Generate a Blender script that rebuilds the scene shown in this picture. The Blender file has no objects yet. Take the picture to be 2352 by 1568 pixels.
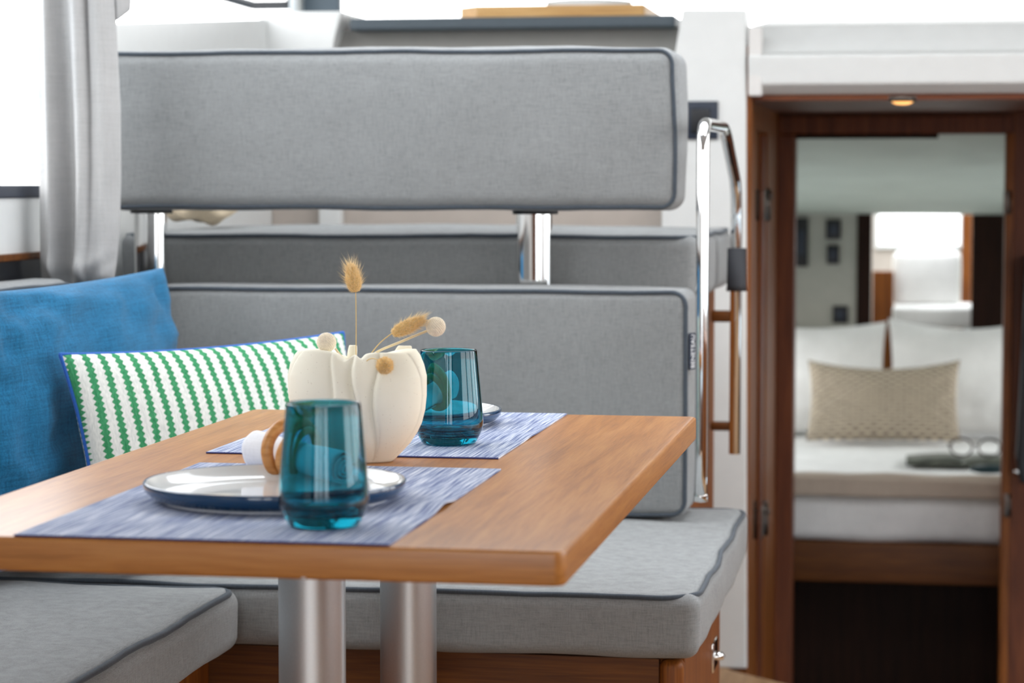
import bpy, bmesh, math, random
from mathutils import Vector, Matrix, noise as mnoise

random.seed(7)
PI = math.pi
scene = bpy.context.scene
COL = scene.collection

# ------------------------------------------------------------------ camera
F_PX, CX, CY = 5500.0, 1176.0, 784.0
VPX, HZ = 2130.0, 415.0                      # where the boat's long axis vanishes in the photograph
CAM = Vector((0.0, 0.0, 1.02))
PITCH = math.atan((CY - HZ) / F_PX)
YAW = math.atan((VPX - CX) * math.cos(PITCH) / F_PX)
cam_data = bpy.data.cameras.new('camera')
cam_data.sensor_width = 36.0
cam_data.sensor_fit = 'HORIZONTAL'
cam_data.lens = F_PX / 2352.0 * 36.0
cam_data.clip_start = 0.05
cam_data.clip_end = 200
cam_data.dof.use_dof = True
cam_data.dof.focus_distance = 2.78
cam_data.dof.aperture_fstop = 6.3
cam = bpy.data.objects.new('camera', cam_data)
cam.location = CAM
cam.rotation_euler = (PI / 2 - PITCH, 0, YAW)
COL.objects.link(cam)
scene.camera = cam
ROT = cam.rotation_euler.to_matrix()

def W(px, py, x=None, y=None, z=None):
    """point where the sight line of a photo pixel meets the plane x=, y= or z="""
    d = ROT @ Vector(((px - CX) / F_PX, -(py - CY) / F_PX, -1.0))
    if y is not None: t = (y - CAM.y) / d.y
    elif z is not None: t = (z - CAM.z) / d.z
    else: t = (x - CAM.x) / d.x
    return CAM + d * t

# ------------------------------------------------------------------ sky and exposure
world = bpy.data.worlds.new('overcast_sky')
scene.world = world
world.use_nodes = True
wn = world.node_tree
wn.nodes.clear()
w_out = wn.nodes.new('ShaderNodeOutputWorld')
w_bg = wn.nodes.new('ShaderNodeBackground')
w_tc = wn.nodes.new('ShaderNodeTexCoord')
w_sep = wn.nodes.new('ShaderNodeSeparateXYZ')
w_ramp = wn.nodes.new('ShaderNodeValToRGB')
w_map = wn.nodes.new('ShaderNodeMapRange')
w_map.inputs['From Min'].default_value = -1
w_map.inputs['From Max'].default_value = 1
wn.links.new(w_tc.outputs['Generated'], w_sep.inputs[0])
wn.links.new(w_sep.outputs['Z'], w_map.inputs['Value'])
wn.links.new(w_map.outputs[0], w_ramp.inputs[0])
e = w_ramp.color_ramp.elements
e[0].position = 0.47; e[0].color = (0.24, 0.29, 0.33, 1)      # water
e[1].position = 0.50; e[1].color = (1.0, 1.0, 1.0, 1)         # hazy white sky
e2 = e.new(0.85); e2.color = (0.92, 0.96, 1.0, 1)
wn.links.new(w_ramp.outputs[0], w_bg.inputs['Color'])
wn.links.new(w_bg.outputs[0], w_out.inputs[0])
w_bg.inputs['Strength'].default_value = 5.0

vs = scene.view_settings
vs.view_transform = 'Standard'
vs.look = 'None'
vs.gamma = 1.0
vs.use_curve_mapping = False
vs.exposure = -0.08

# ------------------------------------------------------------------ material helpers
def lin(c):
    if isinstance(c, str):
        c = tuple(int(c[i:i + 2], 16) / 255 for i in (0, 2, 4))
    return tuple((v / 12.92 if v <= 0.04045 else ((v + 0.055) / 1.055) ** 2.4) for v in c) + (1.0,)

class NT:
    def __init__(self, name):
        self.m = bpy.data.materials.new(name)
        self.m.use_nodes = True
        self.t = self.m.node_tree
        self.b = self.t.nodes['Principled BSDF']
    def n(self, kind, **kw):
        nd = self.t.nodes.new('ShaderNode' + kind)
        for k, v in kw.items():
            if k in ('ins',):
                for a, b in v.items(): nd.inputs[a].default_value = b
            else:
                setattr(nd, k, v)
        return nd
    def l(self, a, b): self.t.links.new(a, b)
    def coords(self, scale=(1, 1, 1), src='Object', rot=(0, 0, 0)):
        tc = self.n('TexCoord'); mp = self.n('Mapping')
        mp.inputs['Scale'].default_value = scale
        mp.inputs['Rotation'].default_value = rot
        self.l(tc.outputs[src], mp.inputs['Vector'])
        return mp.outputs[0]
    def noise(self, vec, scale=1.0, detail=3.0, rough=0.55, dist=0.0):
        nd = self.n('TexNoise', ins={'Scale': scale, 'Detail': detail, 'Roughness': rough, 'Distortion': dist})
        self.l(vec, nd.inputs['Vector'])
        return nd.outputs['Fac']
    def ramp(self, fac, stops):
        nd = self.n('ValToRGB')
        el = nd.color_ramp.elements
        el[0].position, el[0].color = stops[0]
        el[1].position, el[1].color = stops[-1]
        for p, c in stops[1:-1]:
            x = el.new(p); x.color = c
        self.l(fac, nd.inputs[0])
        return nd.outputs[0]
    def math(self, op, a, b=None, clamp=False):
        nd = self.n('Math', operation=op, use_clamp=clamp)
        for i, v in enumerate((a, b)):
            if v is None: continue
            if isinstance(v, (int, float)): nd.inputs[i].default_value = v
            else: self.l(v, nd.inputs[i])
        return nd.outputs[0]
    def mix(self, fac, a, b, mode='MIX'):
        nd = self.n('Mix', data_type='RGBA', blend_type=mode)
        for s, v in ((0, fac), (6, a), (7, b)):
            if isinstance(v, (int, float)): nd.inputs[s].default_value = v
            elif isinstance(v, tuple): nd.inputs[s].default_value = v
            else: self.l(v, nd.inputs[s])
        return nd.outputs[2]
    def bump(self, h, strength=0.2, dist=0.001):
        nd = self.n('Bump', ins={'Strength': strength, 'Distance': dist})
        self.l(h, nd.inputs['Height'])
        self.l(nd.outputs[0], self.b.inputs['Normal'])
    def set(self, **kw):
        for k, v in kw.items():
            self.b.inputs[k.replace('_', ' ')].default_value = v
        return self.m

def plain(name, c, rough=0.5, metal=0.0, spec=0.5, coat=0.0, var=0.04, nscale=25.0):
    """painted / moulded surface with a faint tonal drift"""
    k = NT(name)
    v = k.noise(k.coords(), nscale, 3)
    c = lin(c) if isinstance(c, str) else c
    lo = tuple(max(0, x * (1 - var)) for x in c[:3]) + (1,)
    hi = tuple(min(1, x * (1 + var)) for x in c[:3]) + (1,)
    k.l(k.ramp(v, [(0.3, lo), (0.7, hi)]), k.b.inputs['Base Color'])
    k.set(Roughness=rough, Metallic=metal, Specular_IOR_Level=spec, Coat_Weight=coat)
    return k.m

def fabric(name, c, dark=0.72, light=1.2, thread=1.0, rough=0.95, bump=0.35, sheen=0.15, big=0.06):
    k = NT(name)
    c = lin(c) if isinstance(c, str) else c
    n1 = k.noise(k.coords((40 * thread, 40 * thread, 700 * thread)), 1, 2)
    n2 = k.noise(k.coords((700 * thread, 300 * thread, 40 * thread)), 1, 2)
    n3 = k.noise(k.coords(), 900 * thread, 1)
    s = k.math('ADD', k.math('ADD', n1, n2), n3)
    s = k.math('MULTIPLY', s, 1 / 3.0)
    d = tuple(x * dark for x in c[:3]) + (1,)
    h = tuple(min(1, x * light) for x in c[:3]) + (1,)
    base = k.ramp(s, [(0.36, d), (0.5, c[:3] + (1,)), (0.64, h)])
    blot = k.noise(k.coords(), 9, 3)
    g = k.ramp(blot, [(0.3, (1 - big,) * 3 + (1,)), (0.7, (1 + big,) * 3 + (1,))])
    k.l(k.mix(1.0, base, g, 'MULTIPLY'), k.b.inputs['Base Color'])
    k.bump(s, bump, 0.0008)
    k.set(Roughness=rough, Specular_IOR_Level=0.2, Sheen_Weight=sheen)
    return k.m

def wood(name, c_lo, c_mid, c_hi, axis='Y', rough=0.4, coat=0.0, grain=1.0, spec=0.5, by_normal=False):
    k = NT(name)
    def grain_fac(ax):
        sc = {'X': (3, 60, 60), 'Y': (60, 3, 60), 'Z': (60, 60, 3)}[ax]
        a = k.noise(k.coords(tuple(v * grain for v in sc)), 1, 5, 0.6, 0.6)
        sc2 = {'X': (14, 420, 420), 'Y': (420, 14, 420), 'Z': (420, 420, 14)}[ax]
        b = k.noise(k.coords(tuple(v * grain for v in sc2)), 1, 2, 0.5, 0.2)
        return k.math('ADD', k.math('MULTIPLY', a, 0.62), k.math('MULTIPLY', b, 0.38))
    f = grain_fac(axis)
    if by_normal:
        g = k.n('NewGeometry'); sp = k.n('SeparateXYZ')
        k.l(g.outputs['True Normal'], sp.inputs[0])
        front = k.math('GREATER_THAN', k.math('ABSOLUTE', sp.outputs['Y']), 0.7)
        fx = grain_fac('X')
        mx = k.n('Mix', data_type='FLOAT')
        k.l(front, mx.inputs[0]); k.l(f, mx.inputs[2]); k.l(fx, mx.inputs[3])
        f = mx.outputs[0]
    k.l(k.ramp(f, [(0.33, lin(c_lo)), (0.5, lin(c_mid)), (0.68, lin(c_hi))]), k.b.inputs['Base Color'])
    k.bump(f, 0.08, 0.0006)
    k.set(Roughness=rough, Coat_Weight=coat, Coat_Roughness=0.25, Specular_IOR_Level=spec)
    return k.m

M = {}
M['fabric'] = fabric('grey_melange_upholstery', (0.262, 0.270, 0.272, 1), 0.70, 1.22, 1.5, big=0.03)
M['piping'] = fabric('slate_piping_cloth', '484f57', 0.8, 1.2)
M['curtain'] = fabric('pale_curtain_cloth', (0.47, 0.465, 0.46, 1), 0.9, 1.06, 0.6, bump=0.1)
M['blue'] = fabric('blue_linen', '1c668f', 0.68, 1.4, 0.55, bump=0.6)
M['beigecloth'] = fabric('beige_cloth', 'e6d3b6', 0.85, 1.1, 0.5)
M['bedwhite'] = fabric('white_bed_linen', (0.86, 0.85, 0.83, 1), 0.93, 1.05, 0.5, bump=0.15, sheen=0.05)
M['bedbeige'] = fabric('beige_bed_linen', (0.55, 0.46, 0.37, 1), 0.9, 1.08, 0.5, bump=0.2)
M['napkin'] = fabric('white_napkin_linen', (0.83, 0.83, 0.86, 1), 0.93, 1.04, 0.8, bump=0.25, sheen=0.05, big=0.02)
M['teak'] = wood('satin_teak_table', '98602c', 'b5773b', 'c78c4d', 'Y', 0.34, 0.15, 1.4, by_normal=True)
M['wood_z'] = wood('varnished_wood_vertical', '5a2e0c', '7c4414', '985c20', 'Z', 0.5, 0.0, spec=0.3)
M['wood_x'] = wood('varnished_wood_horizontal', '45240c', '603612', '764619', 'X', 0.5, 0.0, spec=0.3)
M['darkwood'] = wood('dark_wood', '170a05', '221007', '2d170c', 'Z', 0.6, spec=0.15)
M['redwood'] = wood('reddish_wood', '45200b', '612f13', '77411f', 'Z', 0.5, 0.0, spec=0.3)
M['redwood_x'] = wood('reddish_wood_across', '45200b', '612f13', '77411f', 'X', 0.5, 0.0, spec=0.3)
M['white'] = plain('white_gelcoat', (0.74, 0.75, 0.74, 1), 0.35, var=0.02)
M['white_liner'] = plain('white_liner', (0.72, 0.70, 0.68, 1), 0.6, var=0.02)
M['beige_panel'] = plain('beige_panel', (0.50, 0.44, 0.39, 1), 0.6)
M['sage'] = plain('sage_grey_liner', (0.58, 0.62, 0.55, 1), 0.8, var=0.05, nscale=6)
M['greywall'] = plain('grey_wall_liner', (0.42, 0.41, 0.36, 1), 0.8)
M['slate'] = plain('slate_worktop', '47525a', 0.5)
M['greypanel'] = plain('grey_panel', (0.27, 0.265, 0.25, 1), 0.6)
M['black'] = plain('black_plastic', '14161b', 0.4)
M['navyplastic'] = plain('navy_plastic', '232c3c', 0.35)
M['chrome'] = plain('polished_steel', (0.86, 0.86, 0.85, 1), 0.06, 1.0, var=0.01)
M['alu'] = plain('brushed_aluminium', (0.70, 0.72, 0.74, 1), 0.36, 1.0, var=0.02, nscale=400)
M['bronze'] = plain('tarnished_hinge_metal', '5c534d', 0.35, 1.0)
M['rubber'] = plain('black_sleeve_rubber', '2a2b30', 0.7)
M['navyglaze'] = plain('navy_glaze', '0c3a5c', 0.16, coat=0.5, var=0.06)
M['whiteglaze'] = plain('white_glaze', (0.80, 0.81, 0.80, 1), 0.08, coat=0.6, var=0.01)
M['foot'] = plain('unglazed_foot', (0.66, 0.68, 0.72, 1), 0.7)
M['ringwood'] = wood('honey_ring_wood', 'a8692f', 'c98a4b', 'dca468', 'X', 0.4, 0.1, 0.6)
M['bamboo'] = wood('bamboo_tray_wood', 'b98a4d', 'cfa264', 'dcb47a', 'X', 0.5)
M['stem'] = plain('dry_stem', 'd9b877', 0.7)
M['creamstem'] = plain('cream_stem', 'e6d3ab', 0.7)
M['tail'] = plain('golden_grass_head', 'dab374', 0.9, var=0.25, nscale=600)
M['hair'] = plain('golden_grass_hair', 'efd6a6', 0.8)
M['billy'] = plain('cream_flower_head', 'f4e9d4', 0.85, var=0.1, nscale=300)
M['text'] = plain('white_print', (0.85, 0.86, 0.88, 1), 0.6)
M['floor'] = wood('pale_floor_board', '9a7a58', 'b08c66', 'c29d76', 'Y', 0.5)
M['water_glass'] = None

# ceramic: cream with tiny dark specks
k = NT('speckled_cream_ceramic')
sp = k.n('TexVoronoi', ins={'Scale': 420.0}); k.l(k.coords(), sp.inputs['Vector'])
speck = k.ramp(sp.outputs['Distance'], [(0.10, (0.45, 0.36, 0.26, 1)), (0.17, (0.88, 0.84, 0.71, 1))])
tone = k.noise(k.coords(), 30, 4)
speck2 = k.mix(k.math('GREATER_THAN', k.noise(k.coords(), 200, 1), 0.60), (0.88, 0.84, 0.71, 1), speck)
k.l(k.mix(1.0, speck2, k.ramp(tone, [(0.3, (0.97, 0.965, 0.95, 1)), (0.7, (1, 1, 1, 1))]), 'MULTIPLY'), k.b.inputs['Base Color'])
k.set(Roughness=0.75, Specular_IOR_Level=0.3, Subsurface_Weight=0.0)
k.bump(k.noise(k.coords(), 700, 2), 0.06, 0.0005)
M['ceramic'] = k.m

# teal tumbler glass
k = NT('teal_glass')
k.set(Base_Color=(0.15, 0.60, 0.72, 1), Roughness=0.0, IOR=1.48, Transmission_Weight=1.0)
v = k.noise(k.coords(), 12, 2)
k.l(k.ramp(v, [(0.3, (0.10, 0.50, 0.60, 1)), (0.7, (0.11, 0.515, 0.615, 1))]), k.b.inputs['Base Color'])
va = k.n('VolumeAbsorption', ins={'Color': (0.0, 0.66, 0.70, 1), 'Density': 70.0})
k.l(va.outputs[0], k.t.nodes['Material Output'].inputs['Volume'])
M['teal'] = k.m

# clear window pane: transparent with a mirror share
k = NT('window_pane')
tr = k.n('BsdfTransparent'); gl = k.n('BsdfGlossy', ins={'Roughness': 0.0}); lw = k.n('LayerWeight'); mx = k.n('MixShader')
k.l(k.math('ADD', k.math('MULTIPLY', k.math('POWER', lw.outputs['Facing'], 5.0), 0.5), 0.03), mx.inputs[0]); k.l(tr.outputs[0], mx.inputs[1]); k.l(gl.outputs[0], mx.inputs[2])
k.l(mx.outputs[0], k.t.nodes['Material Output'].inputs[0])
M['pane'] = k.m

# woven placemat: long slubs running across the table
k = NT('blue_woven_placemat')
a = k.noise(k.coords((620, 11, 1)), 1, 2, 0.5)
b = k.noise(k.coords((900, 700, 1)), 1, 1)
c = k.noise(k.coords((60, 9, 1)), 1, 2)
s = k.math('ADD', k.math('ADD', k.math('MULTIPLY', a, 0.66), k.math('MULTIPLY', b, 0.18)), k.math('MULTIPLY', c, 0.16))
k.l(k.ramp(s, [(0.36, lin('4c5b88')), (0.46, lin('8792b2')), (0.54, lin('b0b7cb')), (0.63, lin('dcdfe7'))]), k.b.inputs['Base Color'])
k.bump(s, 0.3, 0.0006)
k.set(Roughness=0.75, Specular_IOR_Level=0.25)
M['mat'] = k.m

# green and white ikat stripe with saw-tooth borders
def stripe_material(period, duty):
    k = NT('green_white_ikat_stripe')
    tc = k.n('TexCoord'); sp = k.n('SeparateXYZ'); k.l(tc.outputs['Object'], sp.inputs[0])
    saw = k.math('PINGPONG', sp.outputs['Z'], 0.0040)
    jag = k.math('MULTIPLY', k.math('SUBTRACT', saw, 0.0020), 0.95)
    x = k.math('ADD', sp.outputs['X'], 0.5)
    d = k.math('PINGPONG', x, period / 2)                # 0 .. period/2, mirrored
    d = k.math('ADD', d, jag)
    g = k.math('LESS_THAN', d, period / 2 * duty)
    nz = k.noise(k.coords((500, 500, 120)), 1, 2)
    green = k.ramp(nz, [(0.3, lin('2f7a50')), (0.7, lin('4e9f70'))])
    white = k.ramp(nz, [(0.3, lin('ccd0cc')), (0.7, lin('e8e9e4'))])
    k.l(k.mix(g, white, green), k.b.inputs['Base Color'])
    k.bump(nz, 0.3, 0.001)
    k.set(Roughness=0.95, Specular_IOR_Level=0.15)
    return k.m
M['stripe'] = stripe_material(0.0245, 0.42)
M['bluepipe'] = fabric('bright_blue_piping', '2f62b4', 0.85, 1.15)

# small-patterned bed cushion
k = NT('honeycomb_weave')
br = k.n('TexBrick', offset=0.5, ins={'Color1': lin('7d7066'), 'Color2': lin('8b7d70'), 'Mortar': lin('d9cab0'), 'Scale': 1.0, 'Mortar Size': 0.22, 'Mortar Smooth': 1.0, 'Brick Width': 1.0, 'Row Height': 1.0})
rot_ = k.n('TexCoord'); sp_ = k.n('SeparateXYZ'); cb_ = k.n('CombineXYZ')
k.l(rot_.outputs['Object'], sp_.inputs[0])
k.l(k.math('MULTIPLY', sp_.outputs['Z'], 46.0), cb_.inputs[0]); k.l(k.math('MULTIPLY', sp_.outputs['X'], 56.0), cb_.inputs[1])
k.l(cb_.outputs[0], br.inputs['Vector'])
k.l(br.outputs['Color'], k.b.inputs['Base Color'])
k.set(Roughness=0.9)
M['honey'] = k.m

def emit(name, c, s):
    k = NT(name)
    k.set(Base_Color=c, Emission_Color=c, Emission_Strength=s)
    return k.m
M['lampglow'] = emit('warm_lamp_lens', (1.0, 0.50, 0.16, 1), 1.6)

# ------------------------------------------------------------------ geometry helpers
def base_of(p):
    v = Vector((0, 0, 0))
    while p is not None:
        v = v + p.location
        p = p.parent
    return v

def build(name, data, mat, parent=None, local=False, smooth=True, flat_angle=None):
    verts, faces = data
    if parent is not None and not local:
        off = base_of(parent)
        verts = [(v[0] - off.x, v[1] - off.y, v[2] - off.z) for v in verts]
    me = bpy.data.meshes.new(name)
    me.from_pydata([tuple(v) for v in verts], [], faces)
    me.update()
    bm = bmesh.new(); bm.from_mesh(me)
    bmesh.ops.remove_doubles(bm, verts=bm.verts, dist=1e-6)
    bmesh.ops.recalc_face_normals(bm, faces=bm.faces)
    if flat_angle is not None:
        for ed in bm.edges:
            if len(ed.link_faces) == 2 and ed.calc_face_angle(0) > flat_angle: ed.smooth = False
    bm.to_mesh(me); bm.free()
    if smooth:
        me.polygons.foreach_set('use_smooth', [True] * len(me.polygons))
    me.materials.append(M[mat] if isinstance(mat, str) else mat)
    o = bpy.data.objects.new(name, me)
    COL.objects.link(o)
    o.parent = parent
    return o

def tag(o, label, cat, group=None):
    o['label'] = label; o['category'] = cat
    if group: o['group'] = group
    return o

def thing(name, loc, label, cat, group=None):
    o = bpy.data.objects.new(name, None)
    o.empty_display_size = 0.05
    o.location = loc
    COL.objects.link(o)
    return tag(o, label, cat, group)

def struct(name, data, mat, label=None, cat=None, smooth=False, **kw):
    o = build(name, data, mat, smooth=smooth, **kw)
    o['kind'] = 'structure'
    if label: o['label'] = label
    o['category'] = cat or name.split('_')[0]
    return o

def join(*parts):
    V, Fc = [], []
    for v, f in parts:
        n = len(V)
        V += [tuple(p) for p in v]
        Fc += [tuple(i + n for i in q) for q in f]
    return V, Fc

def move(data, M4):
    return [tuple(M4 @ Vector(p)) for p in data[0]], data[1]

def box(x0, x1, y0, y1, z0, z1, r=0.0, seg=3):
    bm = bmesh.new()
    bmesh.ops.create_cube(bm, size=1.0)
    for v in bm.verts:
        v.co = Vector(((x0 + x1) / 2 + v.co.x * (x1 - x0), (y0 + y1) / 2 + v.co.y * (y1 - y0), (z0 + z1) / 2 + v.co.z * (z1 - z0)))
    if r > 0:
        bmesh.ops.bevel(bm, geom=list(bm.edges), offset=r, segments=seg, profile=0.5, affect='EDGES')
    bm.verts.ensure_lookup_table(); bm.verts.index_update()
    out = ([tuple(v.co) for v in bm.verts], [tuple(v.index for v in f.verts) for f in bm.faces])
    bm.free()
    return out

def prism(poly, axis, a, b, r=0.0, seg=3):
    """2-D outline pushed along an axis: 'x' -> (y,z), 'y' -> (x,z), 'z' -> (x,y)"""
    def P(p, t):
        return {'x': (t, p[0], p[1]), 'y': (p[0], t, p[1]), 'z': (p[0], p[1], t)}[axis]
    n = len(poly)
    bm = bmesh.new()
    A = [bm.verts.new(P(p, a)) for p in poly]
    B = [bm.verts.new(P(p, b)) for p in poly]
    bm.faces.new(A); bm.faces.new(B[::-1])
    for i in range(n):
        bm.faces.new((A[i], B[i], B[(i + 1) % n], A[(i + 1) % n]))
    if r > 0:
        bmesh.ops.bevel(bm, geom=list(bm.edges), offset=r, segments=seg, profile=0.5, affect='EDGES')
    bm.verts.index_update()
    out = ([tuple(v.co) for v in bm.verts], [tuple(v.index for v in f.verts) for f in bm.faces])
    bm.free()
    return out

def lathe(profile, n=64, c=(0, 0, 0), close=False):
    V, Fc = [], []
    m = len(profile)
    for i in range(n):
        a = 2 * PI * i / n
        for r, z in profile:
            V.append((c[0] + r * math.cos(a), c[1] + r * math.sin(a), c[2] + z))
    for i in range(n):
        j = (i + 1) % n
        for q in range(m if close else m - 1):
            p = (q + 1) % m
            Fc.append((i * m + q, j * m + q, j * m + p, i * m + p))
    return V, Fc

def tube(pts, r, n=10, closed=False, caps=True):
    pts = [Vector(p) for p in pts]
    m = len(pts)
    rr = r if isinstance(r, (list, tuple)) else [r] * m
    V, Fc = [], []
    up = None
    for i, p in enumerate(pts):
        a = pts[(i - 1) % m] if (closed or i > 0) else p
        b = pts[(i + 1) % m] if (closed or i < m - 1) else p
        t = (b - a).normalized()
        if up is None:
            up = t.orthogonal().normalized()
        else:
            up = (up - t * up.dot(t))
            up = up.normalized() if up.length > 1e-9 else t.orthogonal().normalized()
        s = t.cross(up)
        for q in range(n):
            an = 2 * PI * q / n
            V.append(tuple(p + (up * math.cos(an) + s * math.sin(an)) * rr[i]))
    for i in range(m if closed else m - 1):
        j = (i + 1) % m
        off = 0
        if closed and i == m - 1:
            best, off = 1e9, 0
            for sh in range(n):
                d = (Vector(V[i * n]) - Vector(V[sh])).length
                if d < best: best, off = d, sh
        for q in range(n):
            w = (q + 1) % n
            Fc.append((i * n + q, i * n + w, j * n + (w + off) % n, j * n + (q + off) % n))
    if caps and not closed:
        Fc.append(tuple(range(n))[::-1]); Fc.append(tuple((m - 1) * n + q for q in range(n)))
    return V, Fc

def smooth_path(pts, per=8, closed=False):
    pts = [Vector(p) for p in pts]
    m = len(pts); out = []
    for i in range(m if closed else m - 1):
        g = (lambda k: pts[k % m]) if closed else (lambda k: pts[max(0, min(m - 1, k))])
        p0, p1, p2, p3 = g(i - 1), g(i), g(i + 1), g(i + 2)
        for s in range(per):
            t = s / per
            out.append(0.5 * ((2 * p1) + (p2 - p0) * t + (2 * p0 - 5 * p1 + 4 * p2 - p3) * t * t + (3 * p1 - p0 - 3 * p2 + p3) * t ** 3))
    if not closed: out.append(pts[-1])
    return out

def fillet_path(pts, rad, seg=8):
    pts = [Vector(p) for p in pts]
    out = [pts[0]]
    for i in range(1, len(pts) - 1):
        a, b, c = pts[i - 1], pts[i], pts[i + 1]
        u = (a - b).normalized(); w = (c - b).normalized()
        r = rad[i - 1] if isinstance(rad, (list, tuple)) else rad
        p, q = b + u * r, b + w * r
        for s in range(seg + 1):
            t = s / seg
            out.append(p * (1 - t) ** 2 + b * 2 * t * (1 - t) + q * t * t)
    out.append(pts[-1])
    return out

class Cushion:
    """upholstered block: rounded box, domed faces, a little slack in the cover; piping follows the same shape"""
    def __init__(self, x0, x1, y0, y1, z0, z1, r=0.02, bulge=(0.006, 0.006, 0.006), slack=0.002, seed=0, n=26, vr=None):
        self.c = Vector(((x0 + x1) / 2, (y0 + y1) / 2, (z0 + z1) / 2))
        self.h = Vector(((x1 - x0) / 2, (y1 - y0) / 2, (z1 - z0) / 2))
        self.r, self.bulge, self.slack, self.seed, self.n = r, bulge, slack, seed, n
    def deform(self, p):
        q = [max(-1, min(1, p[i] / self.h[i])) for i in range(3)]
        o = [0, 0, 0]
        for k in range(3):
            i, j = [a for a in range(3) if a != k]
            o[k] = (0.0 if (k == 2 and q[2] < 0) else q[k]) * self.bulge[k] * (1 - q[i] ** 2) ** 0.7 * (1 - q[j] ** 2) ** 0.7
        d = Vector(p) + Vector(o)
        nz = mnoise.noise_vector(Vector((p[0] * 7 + self.seed * 3.1, p[1] * 7, p[2] * 7)))
        nz2 = mnoise.noise_vector(Vector((p[0] * 22 + self.seed, p[1] * 22, p[2] * 22)))
        return d + nz * self.slack + nz2 * self.slack * 0.25 + self.c
    def axis(self, k):
        h, r, n = self.h[k], self.r, self.n
        t = [h - r + r * math.tan(PI / 4 * (i / 5)) for i in range(6)]
        mid = [-(h - r) + 2 * (h - r) * i / n for i in range(1, n)]
        return [-v for v in t[::-1]] + mid + t
    def body(self):
        ax = [self.axis(k) for k in range(3)]
        V, Fc = [], []
        for k in range(3):
            i, j = [a for a in range(3) if a != k]
            for s in (-1, 1):
                st = len(V)
                for a in ax[i]:
                    for b in ax[j]:
                        P = [0, 0, 0]; P[k] = s * self.h[k]; P[i] = a; P[j] = b
                        Q = [max(-(self.h[m] - self.r), min(self.h[m] - self.r, P[m])) for m in range(3)]
                        dd = Vector(P) - Vector(Q)
                        R = Vector(Q) + dd.normalized() * self.r
                        V.append(tuple(self.deform(R)))
                nb = len(ax[j])
                for a in range(len(ax[i]) - 1):
                    for b in range(nb - 1):
                        Fc.append((st + a * nb + b, st + (a + 1) * nb + b, st + (a + 1) * nb + b + 1, st + a * nb + b + 1))
        return V, Fc
    def piping(self, k, s, rad=0.0035, rc=None, steps=40):
        i, j = [a for a in range(3) if a != k]
        rc = rc or self.r
        e = self.r * 0.293 - rad * 0.5
        a, b = self.h[i] - e, self.h[j] - e
        pts = []
        for (ca, cb, a0) in ((a - rc, b - rc, 0), (-(a - rc), b - rc, PI / 2), (-(a - rc), -(b - rc), PI), (a - rc, -(b - rc), 1.5 * PI)):
            for t in range(7):
                an = a0 + PI / 2 * t / 6
                pts.append((ca + rc * math.cos(an), cb + rc * math.sin(an)))
        dense = []
        for t in range(len(pts)):
            p, q = pts[t], pts[(t + 1) % len(pts)]
            m = max(1, int(math.hypot(q[0] - p[0], q[1] - p[1]) / 0.015))
            for w in range(m):
                dense.append((p[0] + (q[0] - p[0]) * w / m, p[1] + (q[1] - p[1]) * w / m))
        out = []
        for u, v in dense:
            P = [0, 0, 0]; P[k] = s * (self.h[k] - e); P[i] = u; P[j] = v
            out.append(self.deform(P))
        return tube(out, rad, 8, closed=True)

def pillow_data(w, h, t, n=30, seed=1, pinch=0.05, crease=0.004, lift=0.0):
    """scatter cushion in its own x-z plane, seam round the edge, faces along +-y"""
    def edge(u, v):
        x = u * w / 2 * (1 - pinch * (1 - v * v)); z = v * h / 2 * (1 - pinch * (1 - u * u))
        return x, z
    V, Fc = [], []
    for s in (-1, 1):
        st = len(V)
        for i in range(n + 1):
            for j in range(n + 1):
                u, v = math.sin(PI / 2 * (2 * i / n - 1)), math.sin(PI / 2 * (2 * j / n - 1))
                x, z = edge(u, v)
                b = ((1 - u ** 2) * (1 - v ** 2))
                y = s * t / 2 * (b ** 0.42)
                nz = mnoise.noise(Vector((u * 2.2 + seed, v * 2.2, s * 3.0)))
                ed = max(abs(u), abs(v))
                wr = mnoise.noise(Vector((u * 7 + seed * 5, v * 5, s))) * ed
                y += (nz * 0.5 + wr) * crease * min(1, b * 6)
                V.append((x, y, z + lift * u * u * (v + 1) / 2))
        for i in range(n):
            for j in range(n):
                a = st + i * (n + 1) + j
                Fc.append((a, a + n + 1, a + n + 2, a + 1))
    rim = []
    def add(u, v):
        x, z = edge(u, v)
        rim.append((x, 0, z + lift * u * u * (v + 1) / 2))
    q = 24
    sn = lambda i: math.sin(PI / 2 * (2 * i / q - 1))
    for i in range(q): add(sn(i), -1)
    for i in range(q): add(1, sn(i))
    for i in range(q): add(-sn(i), 1)
    for i in range(q): add(-1, -sn(i))
    return (V, Fc), rim

def frame_from(tl, tr, bl):
    """centre + rotation of a cushion from three of its corners (top left, top right, bottom left)"""
    X = (tr - tl).normalized()
    Z = (tl - bl); Z = (Z - X * Z.dot(X)).normalized()
    Y = Z.cross(X)
    m = Matrix((X, Y, Z)).transposed()
    return m

# =================================================================== THE SETTING
Z_TOP = 0.72            # table top
Z_SEAT = 0.49           # seat cushion top
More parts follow.
